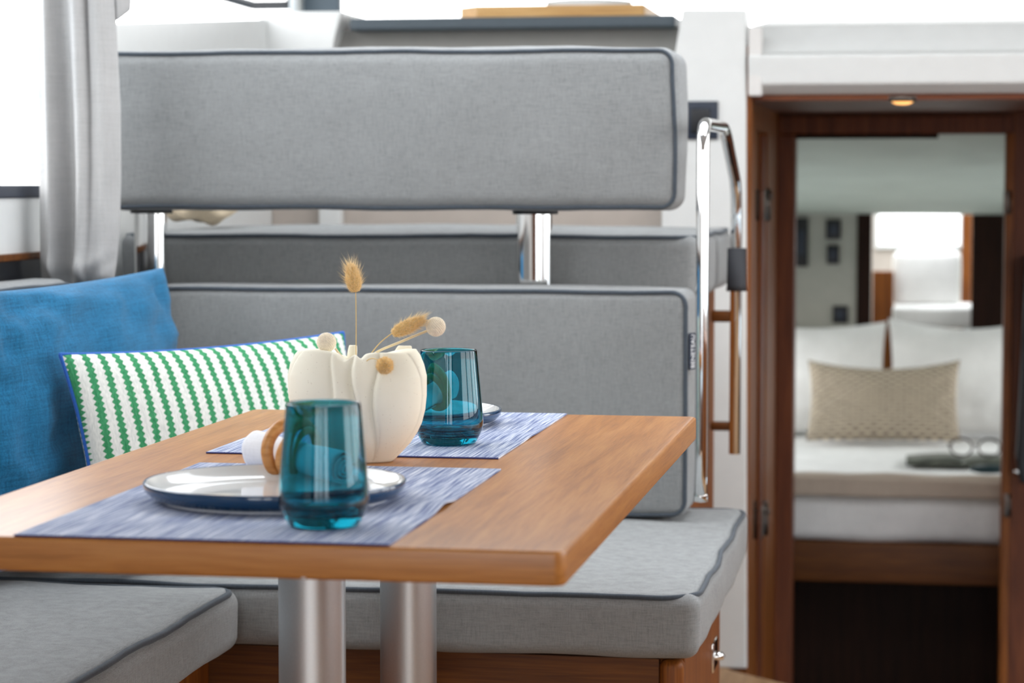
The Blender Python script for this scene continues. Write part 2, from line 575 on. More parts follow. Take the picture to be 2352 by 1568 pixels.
# saloon floor, its front edge cut on the slant where the steps go down
e1 = W(1686, 1541, z=0); e2_ = W(1800, 1569, z=0)
dirx = (e2_ - e1).normalized()
e3 = e1 + dirx * 0.75
floor = struct('floor', prism([(-1.42, -1.0), (1.3, -1.0), (1.3, e3.y), (e3.x, e3.y), (e1.x, e1.y), (-0.42, 5.0), (-1.42, 5.0)], 'z', -0.04, 0.0), 'floor', 'pale wood saloon floor')
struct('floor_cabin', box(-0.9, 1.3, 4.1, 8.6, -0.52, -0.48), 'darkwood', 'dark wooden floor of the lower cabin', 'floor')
struct('ceiling', join(box(-1.45, 1.35, -1.0, 3.0, 1.95, 2.0), box(-1.45, 1.35, 4.2, 6.2, 1.95, 2.0), box(-1.45, -1.1, 3.0, 4.2, 1.95, 2.0), box(0.5, 1.35, 3.0, 4.2, 1.95, 2.0)), 'white_liner', 'white saloon ceiling')  # hatch gap added and sized to bring daylight onto the seat tops

def wall_with_opening(name, label, axis, pos, thick, a0, a1, z0, z1, oa0, oa1, oz0, oz1, mat):
    """four blocks round one opening"""
    def B(u0, u1, w0, w1):
        return box(pos, pos + thick, u0, u1, w0, w1) if axis == 'x' else box(u0, u1, pos, pos + thick, w0, w1)
    d = join(B(a0, a1, z0, oz0), B(a0, a1, oz1, z1), B(a0, oa0, oz0, oz1), B(oa1, a1, oz0, oz1))
    return struct(name, d, mat, label)

WALL_X = -1.40
sill = W(40, 455, x=WALL_X).z
pane_z = W(40, 425, x=WALL_X).z
WY0, WY1 = 1.9, 4.02                     # side window
q0, q1 = W(262, 56, x=WALL_X), W(580, 33, x=WALL_X)
wl = join(box(WALL_X - 0.05, WALL_X, -1.0, WY1, 0.0, sill), box(WALL_X - 0.05, WALL_X, -1.0, WY1, 1.8, 1.95), box(WALL_X - 0.05, WALL_X, -1.0, WY0, sill, 1.8),
          prism([(WY1, 0.0), (5.05, 0.0), (5.05, q1.z), (q0.y, q0.z), (q0.y, 1.95), (WY1, 1.95)], 'x', WALL_X - 0.05, WALL_X))
struct('wall_left', wl, 'white', 'white hull side round the big window')
win = struct('window_1', join(box(WALL_X - 0.04, WALL_X + 0.004, WY0, WY1, sill, pane_z, 0.003), box(WALL_X - 0.04, WALL_X + 0.004, WY0, WY1, 1.775, 1.8, 0.003),
                              box(WALL_X - 0.04, WALL_X + 0.004, WY0, WY0 + 0.025, pane_z, 1.775), box(WALL_X - 0.04, WALL_X + 0.004, WY1 - 0.025, WY1, pane_z, 1.775)), 'navyplastic', 'black framed side window', 'window')
build('pane', box(WALL_X - 0.022, WALL_X - 0.018, WY0 + 0.025, WY1 - 0.025, pane_z, 1.775), 'pane', win, smooth=False)
wz0, wz1 = W(40, 597, x=WALL_X).z, W(40, 581, x=WALL_X).z
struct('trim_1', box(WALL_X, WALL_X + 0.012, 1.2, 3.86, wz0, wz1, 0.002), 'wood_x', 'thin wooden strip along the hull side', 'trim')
struct('trim_2', box(WALL_X, WALL_X + 0.006, 1.2, 3.86, 0.49, wz0), 'black', 'flat black panel painting in the dark shelf recess below the wooden strip', 'trim')  # black colour stands in for the shade inside a shelf recess

# right-hand side: galley front and window over it (lights the scene; out of the picture)
wall_with_opening('wall_right', 'white hull side with a wide window', 'x', 1.30, 0.05, -1.0, 6.2, 0.0, 1.95, 1.6, 4.6, 0.74, 1.82, 'white_liner')
struct('trim_14', join(*[box(1.305, 1.345, y_, y_ + 0.12, 0.74, 1.82) for y_ in (2.35, 3.1, 3.85)]), 'wood_z', 'unseen upright posts added across the side window for reflection contrast', 'trim')  # posts added to break up the window light in steel reflections
struct('wall_windscreen', join(box(-1.45, 1.35, 6.2, 6.25, 1.62, 2.0), box(WALL_X - 0.05, WALL_X, 4.16, 6.2, 1.60, 1.95)), 'white_liner', 'unseen header added over the windscreen to cut its light', 'wall')  # unseen header and side strip, added to hold back forward daylight
struct('wall_galley', box(0.85, 1.30, -0.4, 4.0, 0.0, 0.70), 'wood_z', 'wooden galley front under the window', 'wall')
# aft bulkhead behind the camera: sliding door with two posts
struct('wall_back', join(box(-1.45, -1.0, -1.05, -1.0, 0, 1.95), box(1.0, 1.35, -1.05, -1.0, 0, 1.95), box(-1.0, 1.0, -1.05, -1.0, 1.85, 1.95),
                         box(-0.40, -0.27, -1.05, -1.0, 0, 1.85), box(0.10, 0.34, -1.05, -1.0, 0, 1.85), box(-1.0, 1.0, -1.05, -1.0, 0, 0.30)), 'wood_z', 'aft bulkhead with glazed sliding door')

# forward: white corner panel carrying the switch
Y_FW = 4.97
pl = [W(1540, 180, y=Y_FW), W(1567, 22, y=Y_FW), W(1714, 22, y=Y_FW), W(1714, 1700, y=Y_FW), W(1520, 1700, y=Y_FW), W(1520, 490, y=Y_FW)]
poly = [(p.x, max(p.z, 0.0)) for p in pl]
struct('wall_corner', prism(poly, 'y', Y_FW, Y_FW + 0.10, 0.004, 2), 'white', 'white corner panel between helm and companionway', 'wall')
XR = W(1714, 600, y=Y_FW).x            # right face of the corner panel
XS = XR + 0.004
# beige dashboard front behind the helm seat
za, zb = W(1200, 66, y=5.0).z, 0.0
xa = WALL_X + 0.201; xb = W(1555, 300, y=5.02).x
struct('wall_dash', box(xa - 0.2, xb, 5.06, 5.10, 0.0, za + 0.004), 'greypanel', 'grey dashboard front under the worktop', 'wall')
struct('trim_3', box(xa - 0.2, W(1521, 500, y=5.05).x, 5.035, 5.058, 0.55, W(700, 440, y=5.04).z), 'beige_panel', 'beige lower dashboard panel', 'trim')
struct('trim_4', box(W(737, 500, y=5.02).x, W(787, 500, y=5.02).x, 5.0, 5.034, 0.55, W(700, 440, y=5.04).z, 0.004), 'white', 'white upright strip on the beige panel', 'trim')

# slate worktop on the dashboard
zt, zu = W(1200, 38, y=5.0).z, W(1200, 66, y=5.0).z
struct('trim_5', box(W(802, 50, y=5.0).x, W(1550, 50, y=5.0).x, 5.0, 5.75, zu, zt, 0.006), 'slate', 'slate grey worktop edge', 'trim')

# white coaming left of the worktop
p = lambda a, b, yy: (W(a, b, y=yy).x, W(a, b, y=yy).z)
struct('trim_6', prism([p(593, 27, 5.0), p(788, 25, 5.0), p(752, 130, 5.0), p(735, 330, 5.0), p(593, 330, 5.0)], 'y', 5.0, 5.5, 0.008, 3), 'white', 'white moulded dashboard block with a slanted side', 'trim')
# windscreen frame bits at the very top
a1_, a2_, a3_ = W(420, -34, y=5.9), W(580, 12, y=5.9), W(668, 12, y=5.9)
wf = struct('window_2', join(tube([a1_, a2_], 0.012, 8), box(a2_.x, a3_.x, 5.89, 5.91, a2_.z - 0.012, a2_.z + 0.010, 0.002), box(a3_.x - 0.009, a3_.x, 5.89, 5.91, a2_.z, a2_.z + 0.3)), 'black', 'black windscreen frame corner', 'window')
wp1, wp2 = W(672, 22, y=5.9), W(690, 22, y=5.9)
build('window_post', box(wp1.x, wp2.x, 5.87, 5.93, wp1.z - 0.03, 1.95), 'white', wf)
wp3, wp4 = W(694, 22, y=5.95), W(782, 22, y=5.95)
build('window_blind', box(wp3.x, wp4.x, 5.94, 5.97, wp3.z - 0.03, 1.95, 0.005), 'slate', wf)

# companionway: white overhead beam, wooden passage side, lintel, doorway
ZB = W(2000, 216, y=5.0).z            # underside of the beam
beam = [(5.0, ZB), (4.965, ZB + 0.02), (4.955, W(2000, 125, y=4.955).z), (4.99, W(2000, 118, y=4.99).z), (5.06, W(2000, 56, y=5.06).z), (5.9, W(2000, 40, y=5.9).z), (5.9, ZB)]
xbm0 = W(1722, 100, y=5.0).x
struct('wall_overhead', prism(beam, 'x', xbm0, 1.3, 0.004, 2), 'white', 'white moulded beam over the companionway', 'wall', flat_angle=0.5)
struct('trim_9', box(xbm0, xbm0 + 0.028, 4.962, 5.0, ZB - 0.004, W(1750, 62, y=4.98).z + 0.0, 0.004), 'white_liner', 'white end moulding of the overhead beam', 'trim')
Y_BH = 5.95
ZH = W(2000, 308, y=Y_BH).z           # top of doorway
XL, XRT = W(1825, 700, y=Y_BH).x, W(2305, 700, y=Y_BH).x
# passage side wall with a recessed slot
ys0, ys1 = 5.17, 5.56
zs1 = W(1748, 302, y=5.4).z
side = join(box(XR - 0.09, XS, 5.075, ys0, -0.48, ZB + 0.07), box(XR - 0.09, XS, ys1, Y_BH, -0.48, ZB + 0.07), box(XR - 0.09, XS, ys0, ys1, zs1, ZB + 0.07), box(XR - 0.09, XS - 0.02, ys0, ys1, -0.48, zs1))
wps = struct('wall_passage', side, 'wood_z', 'wooden side wall of the companionway with a recessed slot', 'wall')
build('moulding', box(XS, XS + 0.006, 5.30, 5.40, -0.48, zs1 - 0.01, 0.002), 'redwood', wps)
struct('trim_10', box(XS - 0.02, XS + 0.004, 4.978, 5.074, -0.48, W(1728, 108, y=5.02).z, 0.003), 'wood_z', 'wooden corner trim beside the white panel', 'trim')
struct('ceiling_passage', box(XR, 1.3, 5.0, Y_BH, ZB - 0.012, ZB - 0.001), 'redwood_x', 'dark wooden soffit over the companionway', 'ceiling')
# bulkhead with the doorway
bh = join(box(-1.2, XL - 0.045, Y_BH, Y_BH + 0.04, -0.48, 1.33), box(XRT + 0.02, 1.3, Y_BH, Y_BH + 0.04, -0.48, 1.33), box(XL - 0.045, XRT + 0.02, Y_BH, Y_BH + 0.04, ZH + 0.0, 1.33))
struct('wall_front', bh, 'redwood', 'reddish wooden bulkhead round the cabin doorway', 'wall')
df = struct('door_1', join(box(XL - 0.045, XL, Y_BH - 0.018, Y_BH + 0.07, -0.48, ZH, 0.004), box(XL - 0.045, XRT + 0.02, Y_BH - 0.018, Y_BH + 0.07, ZH, ZH + 0.045, 0.004)), 'redwood', 'open cabin doorway with a wooden frame', 'door')
build('jamb', box(XRT, XRT + 0.02, Y_BH - 0.025, Y_BH + 0.07, -0.48, ZH, 0.003), 'wood_z', df)
xt = W(2155, 310, y=Y_BH).x
build('door_track', box(XL, xt, Y_BH - 0.016, Y_BH + 0.02, W(2000, 318, y=Y_BH - 0.016).z, ZH, 0.002), 'darkwood', df)
for pz in (465, 1160):
    c = W(2313, pz, y=Y_BH - 0.03)
    hg = build('hinge', join(box(c.x - 0.008, c.x + 0.008, Y_BH - 0.031, Y_BH - 0.024, c.z - 0.028, c.z + 0.028, 0.001), tube([(c.x + 0.006, Y_BH - 0.031, c.z - 0.028), (c.x + 0.006, Y_BH - 0.031, c.z + 0.028)], 0.004, 8)), 'bronze', df)
for pz in (470, 1192):
    c = W(1746, pz, y=5.42)
    build('hinge', join(box(XS - 0.02, XS + 0.010, 5.335, 5.50, c.z - 0.034, c.z + 0.034, 0.003), tube([(XS + 0.010, 5.42, c.z - 0.036), (XS + 0.010, 5.42, c.z + 0.036)], 0.007, 10),
                        lathe([(0.0, -0.006), (0.009, -0.004), (0.009, 0.004), (0, 0.006)], 12, (XS + 0.014, 5.40, c.z + 0.02))), 'bronze', wps)

# cabin beyond: sloped liner in three strips, back wall
YC = 7.8
ys = [Y_BH + 0.07, 6.5, 7.15, YC]
zc = [ZH + 0.03, W(2000, 378, y=6.5).z, W(2000, 436, y=7.15).z, W(2000, 492, y=YC).z]
for i, nm in enumerate(('ceiling_cabin', 'ceiling_cabin_middle', 'ceiling_cabin_low')):
    struct(nm, prism([(ys[i], zc[i]), (ys[i + 1], zc[i + 1]), (ys[i + 1], zc[i + 1] + 0.03), (ys[i], zc[i] + 0.03)], 'x', -0.72, 0.62), 'sage', 'sage grey cabin liner strip sloping down over the bed', 'ceiling')
wall_with_opening('wall_cabin_left', 'cabin side wall with an unseen long port added to light the bed', 'x', -0.74, 0.04, Y_BH + 0.04, 8.6, -0.48, 1.2, 6.3, 7.5, 0.42, 0.78, 'sage')  # unseen ports in both side walls, added so daylight reaches the bed
wall_with_opening('wall_cabin_right', 'right cabin side wall with an unseen long port added to light the bed', 'x', 0.60, 0.04, Y_BH + 0.04, 8.6, -0.48, 1.2, 6.3, 7.5, 0.42, 0.78, 'sage')
g0, g1, g2, g3 = W(1968, 600, y=YC).x, W(2002, 600, y=YC).x, W(2232, 600, y=YC).x, W(2400, 600, y=YC).x
struct('wall_cabin_grey', box(-0.70, g0, YC, YC + 0.04, -0.48, 1.0), 'greywall', 'plain grey cabin end wall with black fittings', 'wall')
struct('trim_11', box(g0, g1, YC - 0.01, YC + 0.04, -0.48, 1.0, 0.003), 'darkwood', 'dark wooden post at the cabin end wall', 'trim')
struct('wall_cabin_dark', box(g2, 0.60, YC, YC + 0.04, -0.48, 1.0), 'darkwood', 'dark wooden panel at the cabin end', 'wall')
# made-up recess and window, solid stand-ins for a likely mirror reflection
YN = 8.35
nx0, nx1 = W(1985, 600, y=YN).x, W(2235, 600, y=YN).x
zw0, zw1 = W(2100, 562, y=YN).z, W(2100, 470, y=YN).z
wx0, wx1 = W(2018, 500, y=YN).x, W(2206, 500, y=YN).x
struct('wall_stand_in_recess', join(box(nx0 - 0.2, wx0, YN, YN + 0.04, -0.48, 1.2), box(wx1, nx1 + 0.2, YN, YN + 0.04, -0.48, 1.2), box(wx0, wx1, YN, YN + 0.04, -0.48, zw0)), 'beige_panel', 'pinkish wall of a made-up recess standing in for a likely mirror image', 'wall')
struct('trim_12', box(W(2208, 600, y=8.2).x, W(2231, 600, y=8.2).x, 8.18, 8.21, 0.2, 1.1, 0.003), 'wood_z', 'narrow brown post made up beside the stand-in recess window', 'trim')
w3 = struct('window_3', join(box(wx0 - 0.012, wx1 + 0.012, YN - 0.014, YN, zw0 - 0.014, zw0, 0.003), box(wx0 - 0.012, wx0, YN - 0.014, YN, zw0, 1.0, 0.003), box(wx1, wx1 + 0.012, YN - 0.014, YN, zw0, 1.0, 0.003)), 'white', 'small bright window made up in place of a likely mirror image', 'window')
build('pane', box(wx0, wx1, YN + 0.015, YN + 0.019, zw0, 1.0), 'pane', w3, smooth=False)
orx0, orx1 = W(2004, 680, y=8.0).x, W(2052, 680, y=8.0).x
struct('trim_13', box(orx0, orx1, 7.98, 8.02, -0.2, W(2030, 622, y=8.0).z, 0.003), 'wood_z', 'orange brown cupboard side made up beside the stand-in white chair', 'trim')

# =================================================================== TABLE
TF, TB = W(910, 1256, z=Z_TOP).y, W(1300, 951, z=Z_TOP).y
TXL = -0.872
TXR = 0.5 * (W(1275, 1268, z=Z_TOP).x + W(1612, 958, z=Z_TOP).x)
table = thing('saloon_table', ((TXL + TXR) / 2, (TF + TB) / 2, 0), 'satin teak saloon table on two aluminium pedestals, laid for two', 'table')
def rounded_slab(x0, x1, y0, y1, z0, z1, rc, re):
    prof = []
    for s in range(5):
        a = PI / 2 * s / 4
        prof.append((re * (1 - math.cos(a)), z1 - re + re * math.sin(a) if False else z1 - re * (1 - math.sin(a))))
    # outline rings from bottom to top, each inset by the edge rounding
    rings = []
    for s in range(5):
        a = PI / 2 * s / 4
        rings.append((re * (1 - math.sin(a)), z0 + re * (1 - math.cos(a))))
    for s in range(5):
        a = PI / 2 * s / 4
        rings.append((re * (1 - math.cos(a)), z1 - re * (1 - math.sin(a))))
    V, Fc = [], []
    m = None
    for ins, z in rings:
        ring = []
        for cx, cy, a0 in ((x1 - rc, y1 - rc, 0), (x0 + rc, y1 - rc, PI / 2), (x0 + rc, y0 + rc, PI), (x1 - rc, y0 + rc, 1.5 * PI)):
            for q in range(9):
                an = a0 + PI / 2 * q / 8
                ring.append((cx + (rc - ins) * math.cos(an), cy + (rc - ins) * math.sin(an), z))
        m = len(ring)
        V += ring
    for k_ in range(len(rings) - 1):
        for i in range(m):
            j = (i + 1) % m
            Fc.append((k_ * m + i, k_ * m + j, (k_ + 1) * m + j, (k_ + 1) * m + i))
    Fc.append(tuple(range(m))[::-1]); Fc.append(tuple((len(rings) - 1) * m + i for i in range(m)))
    return V, Fc
TTH = 0.0295
build('tabletop', rounded_slab(TXL, TXR, TF, TB, Z_TOP - TTH, Z_TOP, 0.012, 0.0035), 'teak', table, flat_angle=0.6)
for cx_, cy_ in ((717, 2.42), (938, 2.89)):
    c = W(cx_, 1450, y=cy_)
    r = 0.0352
    leg = build('pedestal', lathe([(0, 0.0), (0.0, 0.012), (r, 0.012), (r, Z_TOP - TTH - 0.008), (0, Z_TOP - TTH - 0.008)], 48, (c.x, c.y, 0)), 'alu', table, flat_angle=0.6)
    build('flange', lathe([(0, 0), (0.085, 0), (0.085, 0.006), (0.05, 0.014), (r, 0.014)], 40, (c.x, c.y, 0)), 'alu', leg)
    build('mounting_plate', lathe([(0, Z_TOP - TTH - 0.008), (0.05, Z_TOP - TTH - 0.008), (0.055, Z_TOP - TTH), (0, Z_TOP - TTH)], 40, (c.x, c.y, 0)), 'alu', leg)
chip = W(697, 1327, y=TF)
build('edge_chip', lathe([(0, 0.0008), (0.0018, 0.0006), (0.0026, 0), (0, -0.0005)], 12, (chip.x, TF - 0.0002, chip.z)), 'foot', table)

# placemats
def placemat(px_fl, px_fr, yf, yb, label, lift):
    a = W(px_fl, yf, z=Z_TOP); b = W(px_fr, yf, z=Z_TOP)
    y0 = (a.y + b.y) / 2; y1 = W(1100, yb, z=Z_TOP).y
    x0, x1 = a.x, b.x
    nx, ny = 36, 48
    V, Fc = [], []
    th = 0.0016
    for side_ in (0, 1):
        for i in range(nx + 1):
            for j in range(ny + 1):
                u, v = i / nx, j / ny
                z = Z_TOP + 0.0003 + th * side_
                z += lift * max(0, u - 0.86) / 0.14 * math.exp(-((v - 0.44) / 0.06) ** 2)
                V.append((x0 + (x1 - x0) * u, y0 + (y1 - y0) * v, z))
    N = (nx + 1) * (ny + 1)
    for i in range(nx):
        for j in range(ny):
            q = i * (ny + 1) + j
            Fc.append((q, q + 1, q + ny + 2, q + ny + 1))
            Fc.append((N + q, N + q + ny + 1, N + q + ny + 2, N + q + 1))
    rim = [(i, 0) for i in range(nx)] + [(nx, j) for j in range(ny)] + [(nx - i, ny) for i in range(nx)] + [(0, ny - j) for j in range(ny)]
    for t in range(len(rim)):
        a_ = rim[t]; b_ = rim[(t + 1) % len(rim)]
        p_, q_ = a_[0] * (ny + 1) + a_[1], b_[0] * (ny + 1) + b_[1]
        Fc.append((p_, q_, N + q_, N + p_))
    root = thing('placemat', ((x0 + x1) / 2, (y0 + y1) / 2, Z_TOP), label, 'placemat', 'woven placemats on the table')
    build('woven_sheet', (V, Fc), 'mat', root, smooth=True, flat_angle=0.6)
    hem = tube([(x0, y0, Z_TOP + 0.0011), (x1, y0, Z_TOP + 0.0011)], 0.0010, 6)
    build('hem', hem, 'mathem', root)
    return y0, y1, x0, x1
M['mathem'] = plain('navy_thread', '3b3f78', 0.8)
placemat(3, 911, 1243, 1079, 'blue and white woven placemat at the open end of the table, right edge lifting', 0.004)
placemat(456, 1155, 1048, 949, 'blue and white woven placemat at the table end beside the grey backrest', 0.001)

# plates
Z_MAT = Z_TOP + 0.0020
def plate(cx, cy, label):
    R_ = 0.123
    root = thing('dinner_plate', (cx, cy, Z_MAT), label, 'plate', 'navy rimmed plates on placemats')
    z = Z_MAT
    outer = [(0.0, 0.0020), (0.098, 0.0020), (0.107, 0.0020), (0.1155, 0.0052), (0.1218, 0.0110), (R_, 0.0175), (R_ - 0.0012, 0.0188), (R_ - 0.0030, 0.0185)]
    inner = [(R_ - 0.0030, 0.0185), (R_ - 0.0050, 0.0150), (0.1120, 0.0095), (0.1040, 0.0068), (0.092, 0.0056), (0.0, 0.0052)]
    b = build('body', lathe(outer, 96, (cx, cy, z)), 'navyglaze', root)
    build('glazed_inside', lathe(inner, 96, (cx, cy, z)), 'whiteglaze', root)
    build('foot_ring', lathe([(0.098, 0.0022), (0.0985, 0.0002), (0.1055, 0.0002), (0.1070, 0.0022)], 96, (cx, cy, z), close=True), 'foot', b)
    return root
P1 = W(632, 1102, z=Z_MAT + 0.018); P1y = P1.y
P1x = W(632, 1102, y=P1y).x
PL1 = plate(P1x, P1y, 'navy and white plate holding the napkin nearest the open table end')
c = W(1149, 942, z=Z_MAT + 0.018)
P2x, P2y = c.x - 0.123, c.y
PL2 = plate(P2x, P2y, 'navy and white plate behind the cream vase, partly hidden by it')

# rolled napkins with wooden rings
def napkin(E0, E1, label_n, label_r, ring_t, r_ring, r_a, r_b):
    """cloth rolled up from E0 to E1 (ends of its axis), squeezed by a ring"""
    ax = (E1 - E0); L = ax.length; ax.normalize()
    sx = ax.cross(Vector((0, 0, 1))).normalized() * -1; up = sx.cross(ax) * -1
    if up.z < 0: up = -up
    ctr = (E0 + E1) / 2
    def rad(t):
        d = t - ring_t
        q = min(1.0, abs(d) / 0.30) ** 1.2
        return r_ring + ((r_a if d < 0 else r_b) - r_ring) * q
    nt, ns, turns = 40, 170, 3.6
    V, Fc = [], []
    for i in range(nt + 1):
        t = i / nt
        for q in range(ns + 1):
            s = q / ns
            a = -PI * 0.45 - s * turns * 2 * PI
            R = rad(t) * (1.0 - 0.82 * s)
            w = 1 + 0.035 * math.sin(2 * a + t * 4) + 0.02 * math.sin(5 * a + 7 * t)
            tt = (t - 0.5) * L + (0.003 * math.sin(a * 1.1 + 1) + 0.004 * s) * (2 * t - 1)
            V.append(tuple(ctr + ax * tt + sx * (R * w * math.cos(a)) + up * (R * w * math.sin(a))))
    for i in range(nt):
        for q in range(ns):
            b = i * (ns + 1) + q
            Fc.append((b, b + 1, b + ns + 2, b + ns + 1))
    zf = Z_MAT + 0.0056
    root = thing('rolled_napkin', (ctr.x, ctr.y, zf), label_n, 'napkin', 'rolled napkins')
    o = build('rolled_cloth', (V, Fc), 'napkin', root)
    md = o.modifiers.new('thickness', 'SOLIDIFY'); md.thickness = 0.0014; md.offset = 0
    rc = E0 + ax * (ring_t * L) + up * 0.006
    ring = thing('napkin_ring', (rc.x, rc.y, zf), label_r, 'napkin ring', 'wooden napkin rings')
    def hoop(R, minor, tx, ty, sq=1.0, off=0.0):
        pts = []
        rot = Matrix.Rotation(tx, 3, sx) @ Matrix.Rotation(ty, 3, up)
        for q in range(56):
            a = 2 * PI * q / 56
            v = sx * (R * math.cos(a)) + up * (R * math.sin(a)) + ax * off
            pts.append(rc + rot @ v)
        return tube(pts, minor, 12, closed=True)
    build('hoop', hoop(0.0268, 0.0062, 0.0, 0.0, off=-0.003), 'ringwood', ring)
    build('hoop', hoop(0.0238, 0.0040, 0.30, 0.25, off=0.007), 'ringwood', ring)
    return root
ZP = Z_MAT + 0.0070
e0 = W(592, 1075, z=ZP); e1n = W(800, 1118, z=ZP)
napkin(e0 + Vector((0, 0, 0.0200)), e1n + Vector((0, 0, 0.0180)), 'white napkin rolled through a ring, on the plate beside the open table end',
       'honey wooden napkin ring on the plate beside the open table end', 0.40, 0.0165, 0.0195, 0.0175)
e0 = W(1036, 886, y=P2y + 0.045); e1n = W(925, 962, z=ZP); e1n.z += 0.018
napkin(e0, e1n, 'white napkin seen through the blue tumbler beside the vase',
       'honey wooden napkin ring seen through the blue tumbler beside the vase', 0.42, 0.0165, 0.0210, 0.0175)

# tumblers
def tumbler(cx, cy, label):
    root = thing('tumbler', (cx, cy, Z_MAT), label, 'glass', 'teal tumblers')
    outer = [(0.0, 0.0015), (0.022, 0.0012), (0.0275, 0.0), (0.0300, 0.0008), (0.0318, 0.0035), (0.0352, 0.0100), (0.0382, 0.0170), (0.0393, 0.0210), (0.0393, 0.0260), (0.0380, 0.0420), (0.0357, 0.0680), (0.0331, 0.0960), (0.0322, 0.1058)]
    rim = [(0.0320, 0.1067), (0.0313, 0.1071), (0.0306, 0.1067)]
    inner = [(0.0304, 0.1055), (0.0313, 0.0955), (0.0339, 0.0680), (0.0361, 0.0425), (0.0372, 0.0280), (0.0370, 0.0235), (0.0345, 0.0185), (0.0300, 0.0150), (0.018, 0.0132), (0.0, 0.0128)]
    build('glass_body', lathe(outer + rim + inner, 96, (cx, cy, Z_MAT + 0.0003)), 'teal', root)
    return root
c = W(744, 1220, z=Z_MAT)
GY1 = c.y + 0.031
tumbler(W(744, 1200, y=GY1).x, GY1, 'teal glass tumbler in front of the plate near the open table end')
c = W(1031, 1026, z=Z_MAT)
GY2 = c.y + 0.031
tumbler(W(1031, 1000, y=GY2).x, GY2, 'teal glass tumbler standing beside the cream vase')

# =================================================================== VASE AND DRIED FLOWERS
VY = W(860, 1064, z=Z_TOP).y + 0.021
VB = W(823, 1060, y=VY)
VX = VB.x
MM = VY / math.cos(YAW) * 0 + 1.0
vz0 = Z_TOP + 0.0003
def vase_half(z):
    tab = [(0, 0.036), (0.004, 0.0405), (0.009, 0.0455), (0.020, 0.0555), (0.032, 0.0635), (0.042, 0.0685), (0.056, 0.0725), (0.071, 0.0745), (0.092, 0.0750), (0.104, 0.0722), (0.114, 0.0680), (0.120, 0.0635)]
    for (a, b), (c_, d) in zip(tab, tab[1:]):
        if z <= c_:
            t = (z - a) / (c_ - a); return b + (d - b) * t
    return tab[-1][1]
def vase():
    N, Mv = 360, 60
    creases = [(-0.35, 0.05), (-1.12, 0.15), (-1.46, 0.17), (-1.92, 0.10), (-2.75, 0.05), (0.75, 0.13), (1.35, 0.16), (1.9, 0.13), (2.6, 0.1)]
    def folds(a, z):
        f = 0.0
        w = min(1, max(0, z / 0.045)) ** 0.8
        for ca, amp in creases:
            ca2 = ca + 0.10 * math.sin(z * 42 + ca * 4) + (z - 0.06) * 1.4 * (-(ca + 1.5)) * 0.6
            d = (a - ca2 + PI) % (2 * PI) - PI
            # one-sided pleat: sharp lip on one side, slow return on the other
            if d > 0: f -= amp * math.exp(-(d / 0.035)) * 0.9
            else: f -= amp * math.exp(-(-d / 0.20)) * 0.9
        return f * w * 0.95
    V, Fc = [], []
    rows = []
    H_ = 0.120
    for q in range(Mv + 1):
        rows.append(('o', H_ * q / Mv))
    for q in range(1, 9):
        rows.append(('l', q / 8))
    for q in range(1, 8):
        rows.append(('i', q / 7))
    for kind, s in rows:
        for i in range(N):
            a = -PI + 2 * PI * i / N
            topw = 0.0016 * math.sin(2 * a + 1.0) + 0.0010 * math.sin(5 * a + 0.5) - 0.0022
            dip = 0.007 * math.exp(-((a + 1.72) / 0.13) ** 2) + 0.005 * math.exp(-((a + 1.40) / 0.08) ** 2) + 0.010 * math.exp(-((a - PI / 2) / 0.5) ** 2)
            if kind == 'o':
                z = s; k_ = 1.0
                zz = z + (topw - dip) * (z / H_) ** 6
            elif kind == 'l':
                z = H_; k_ = 1.0 - 0.80 * s ** 0.8
                zz = H_ + topw * (1 - s) - dip * (1 - 0.3 * s) + 0.0025 * math.sin(PI * min(1, s * 2.2)) - 0.013 * s
            else:
                z = H_; k_ = 0.2 + 0.12 * s
                zz = H_ - 0.013 - dip * 0.7 * (1 - s) - 0.07 * s
            hw = vase_half(z)
            fo = 1 + folds(a, z) * (1 if kind == 'o' else max(0, 1 - 1.2 * s))
            rx = hw * 1.03 * (0.985 + 0.015 * math.cos(3 * a + z * 30))
            ry = (0.020 + 0.030 * math.sin(PI * min(1, (z + 0.008) / 0.145)) ** 1.0) 
            ca, sa = math.cos(a), math.sin(a)
            fx = 1 + (fo - 1) * 0.35
            V.append((VX + rx * k_ * ca * fx, VY + ry * k_ * sa * (1 + (fo - 1) * 1.6), vz0 + zz))
    R = len(rows)
    for q in range(R - 1):
        for i in range(N):
            j = (i + 1) % N
            Fc.append((q * N + i, q * N + j, (q + 1) * N + j, (q + 1) * N + i))
    Fc.append(tuple(range(N))[::-1])
    Fc.append(tuple((R - 1) * N + i for i in range(N)))
    return V, Fc
vroot = thing('ruffled_vase', (VX, VY, Z_TOP), 'cream speckled ceramic vase with ruffled pleats', 'vase')
build('pleated_body', vase(), 'ceramic', vroot)
# two petal tips standing up behind the mouth
for (pa, pb, h_, lean) in ((803, 806, 0.016, 0.2), (908, 806, 0.014, 0.9)):
    c = W(pa, pb, y=VY + 0.012)
    d = []
    for q in range(13):
        for w_ in range(7):
            u = q / 12; v = (w_ / 6 - 0.5)
            wd = (0.010 if pa < 850 else 0.020) * math.sin(PI * min(1, 0.25 + 0.75 * (1 - u))) 
            d.append((c.x + v * wd + lean * 0.010 * u, VY + 0.012 + 0.006 * u + v * v * 0.012, vz0 + 0.092 + 0.031 * u))
    fc = [(q * 7 + w_, q * 7 + w_ + 1, (q + 1) * 7 + w_ + 1, (q + 1) * 7 + w_) for q in range(12) for w_ in range(6)]
    o = build('lip_fold', (d, fc), 'ceramic', vroot)
    md = o.modifiers.new('thickness', 'SOLIDIFY'); md.thickness = 0.0032; md.offset = 0
    md = o.modifiers.new('round', 'SUBSURF'); md.levels = 1; md.render_levels = 1

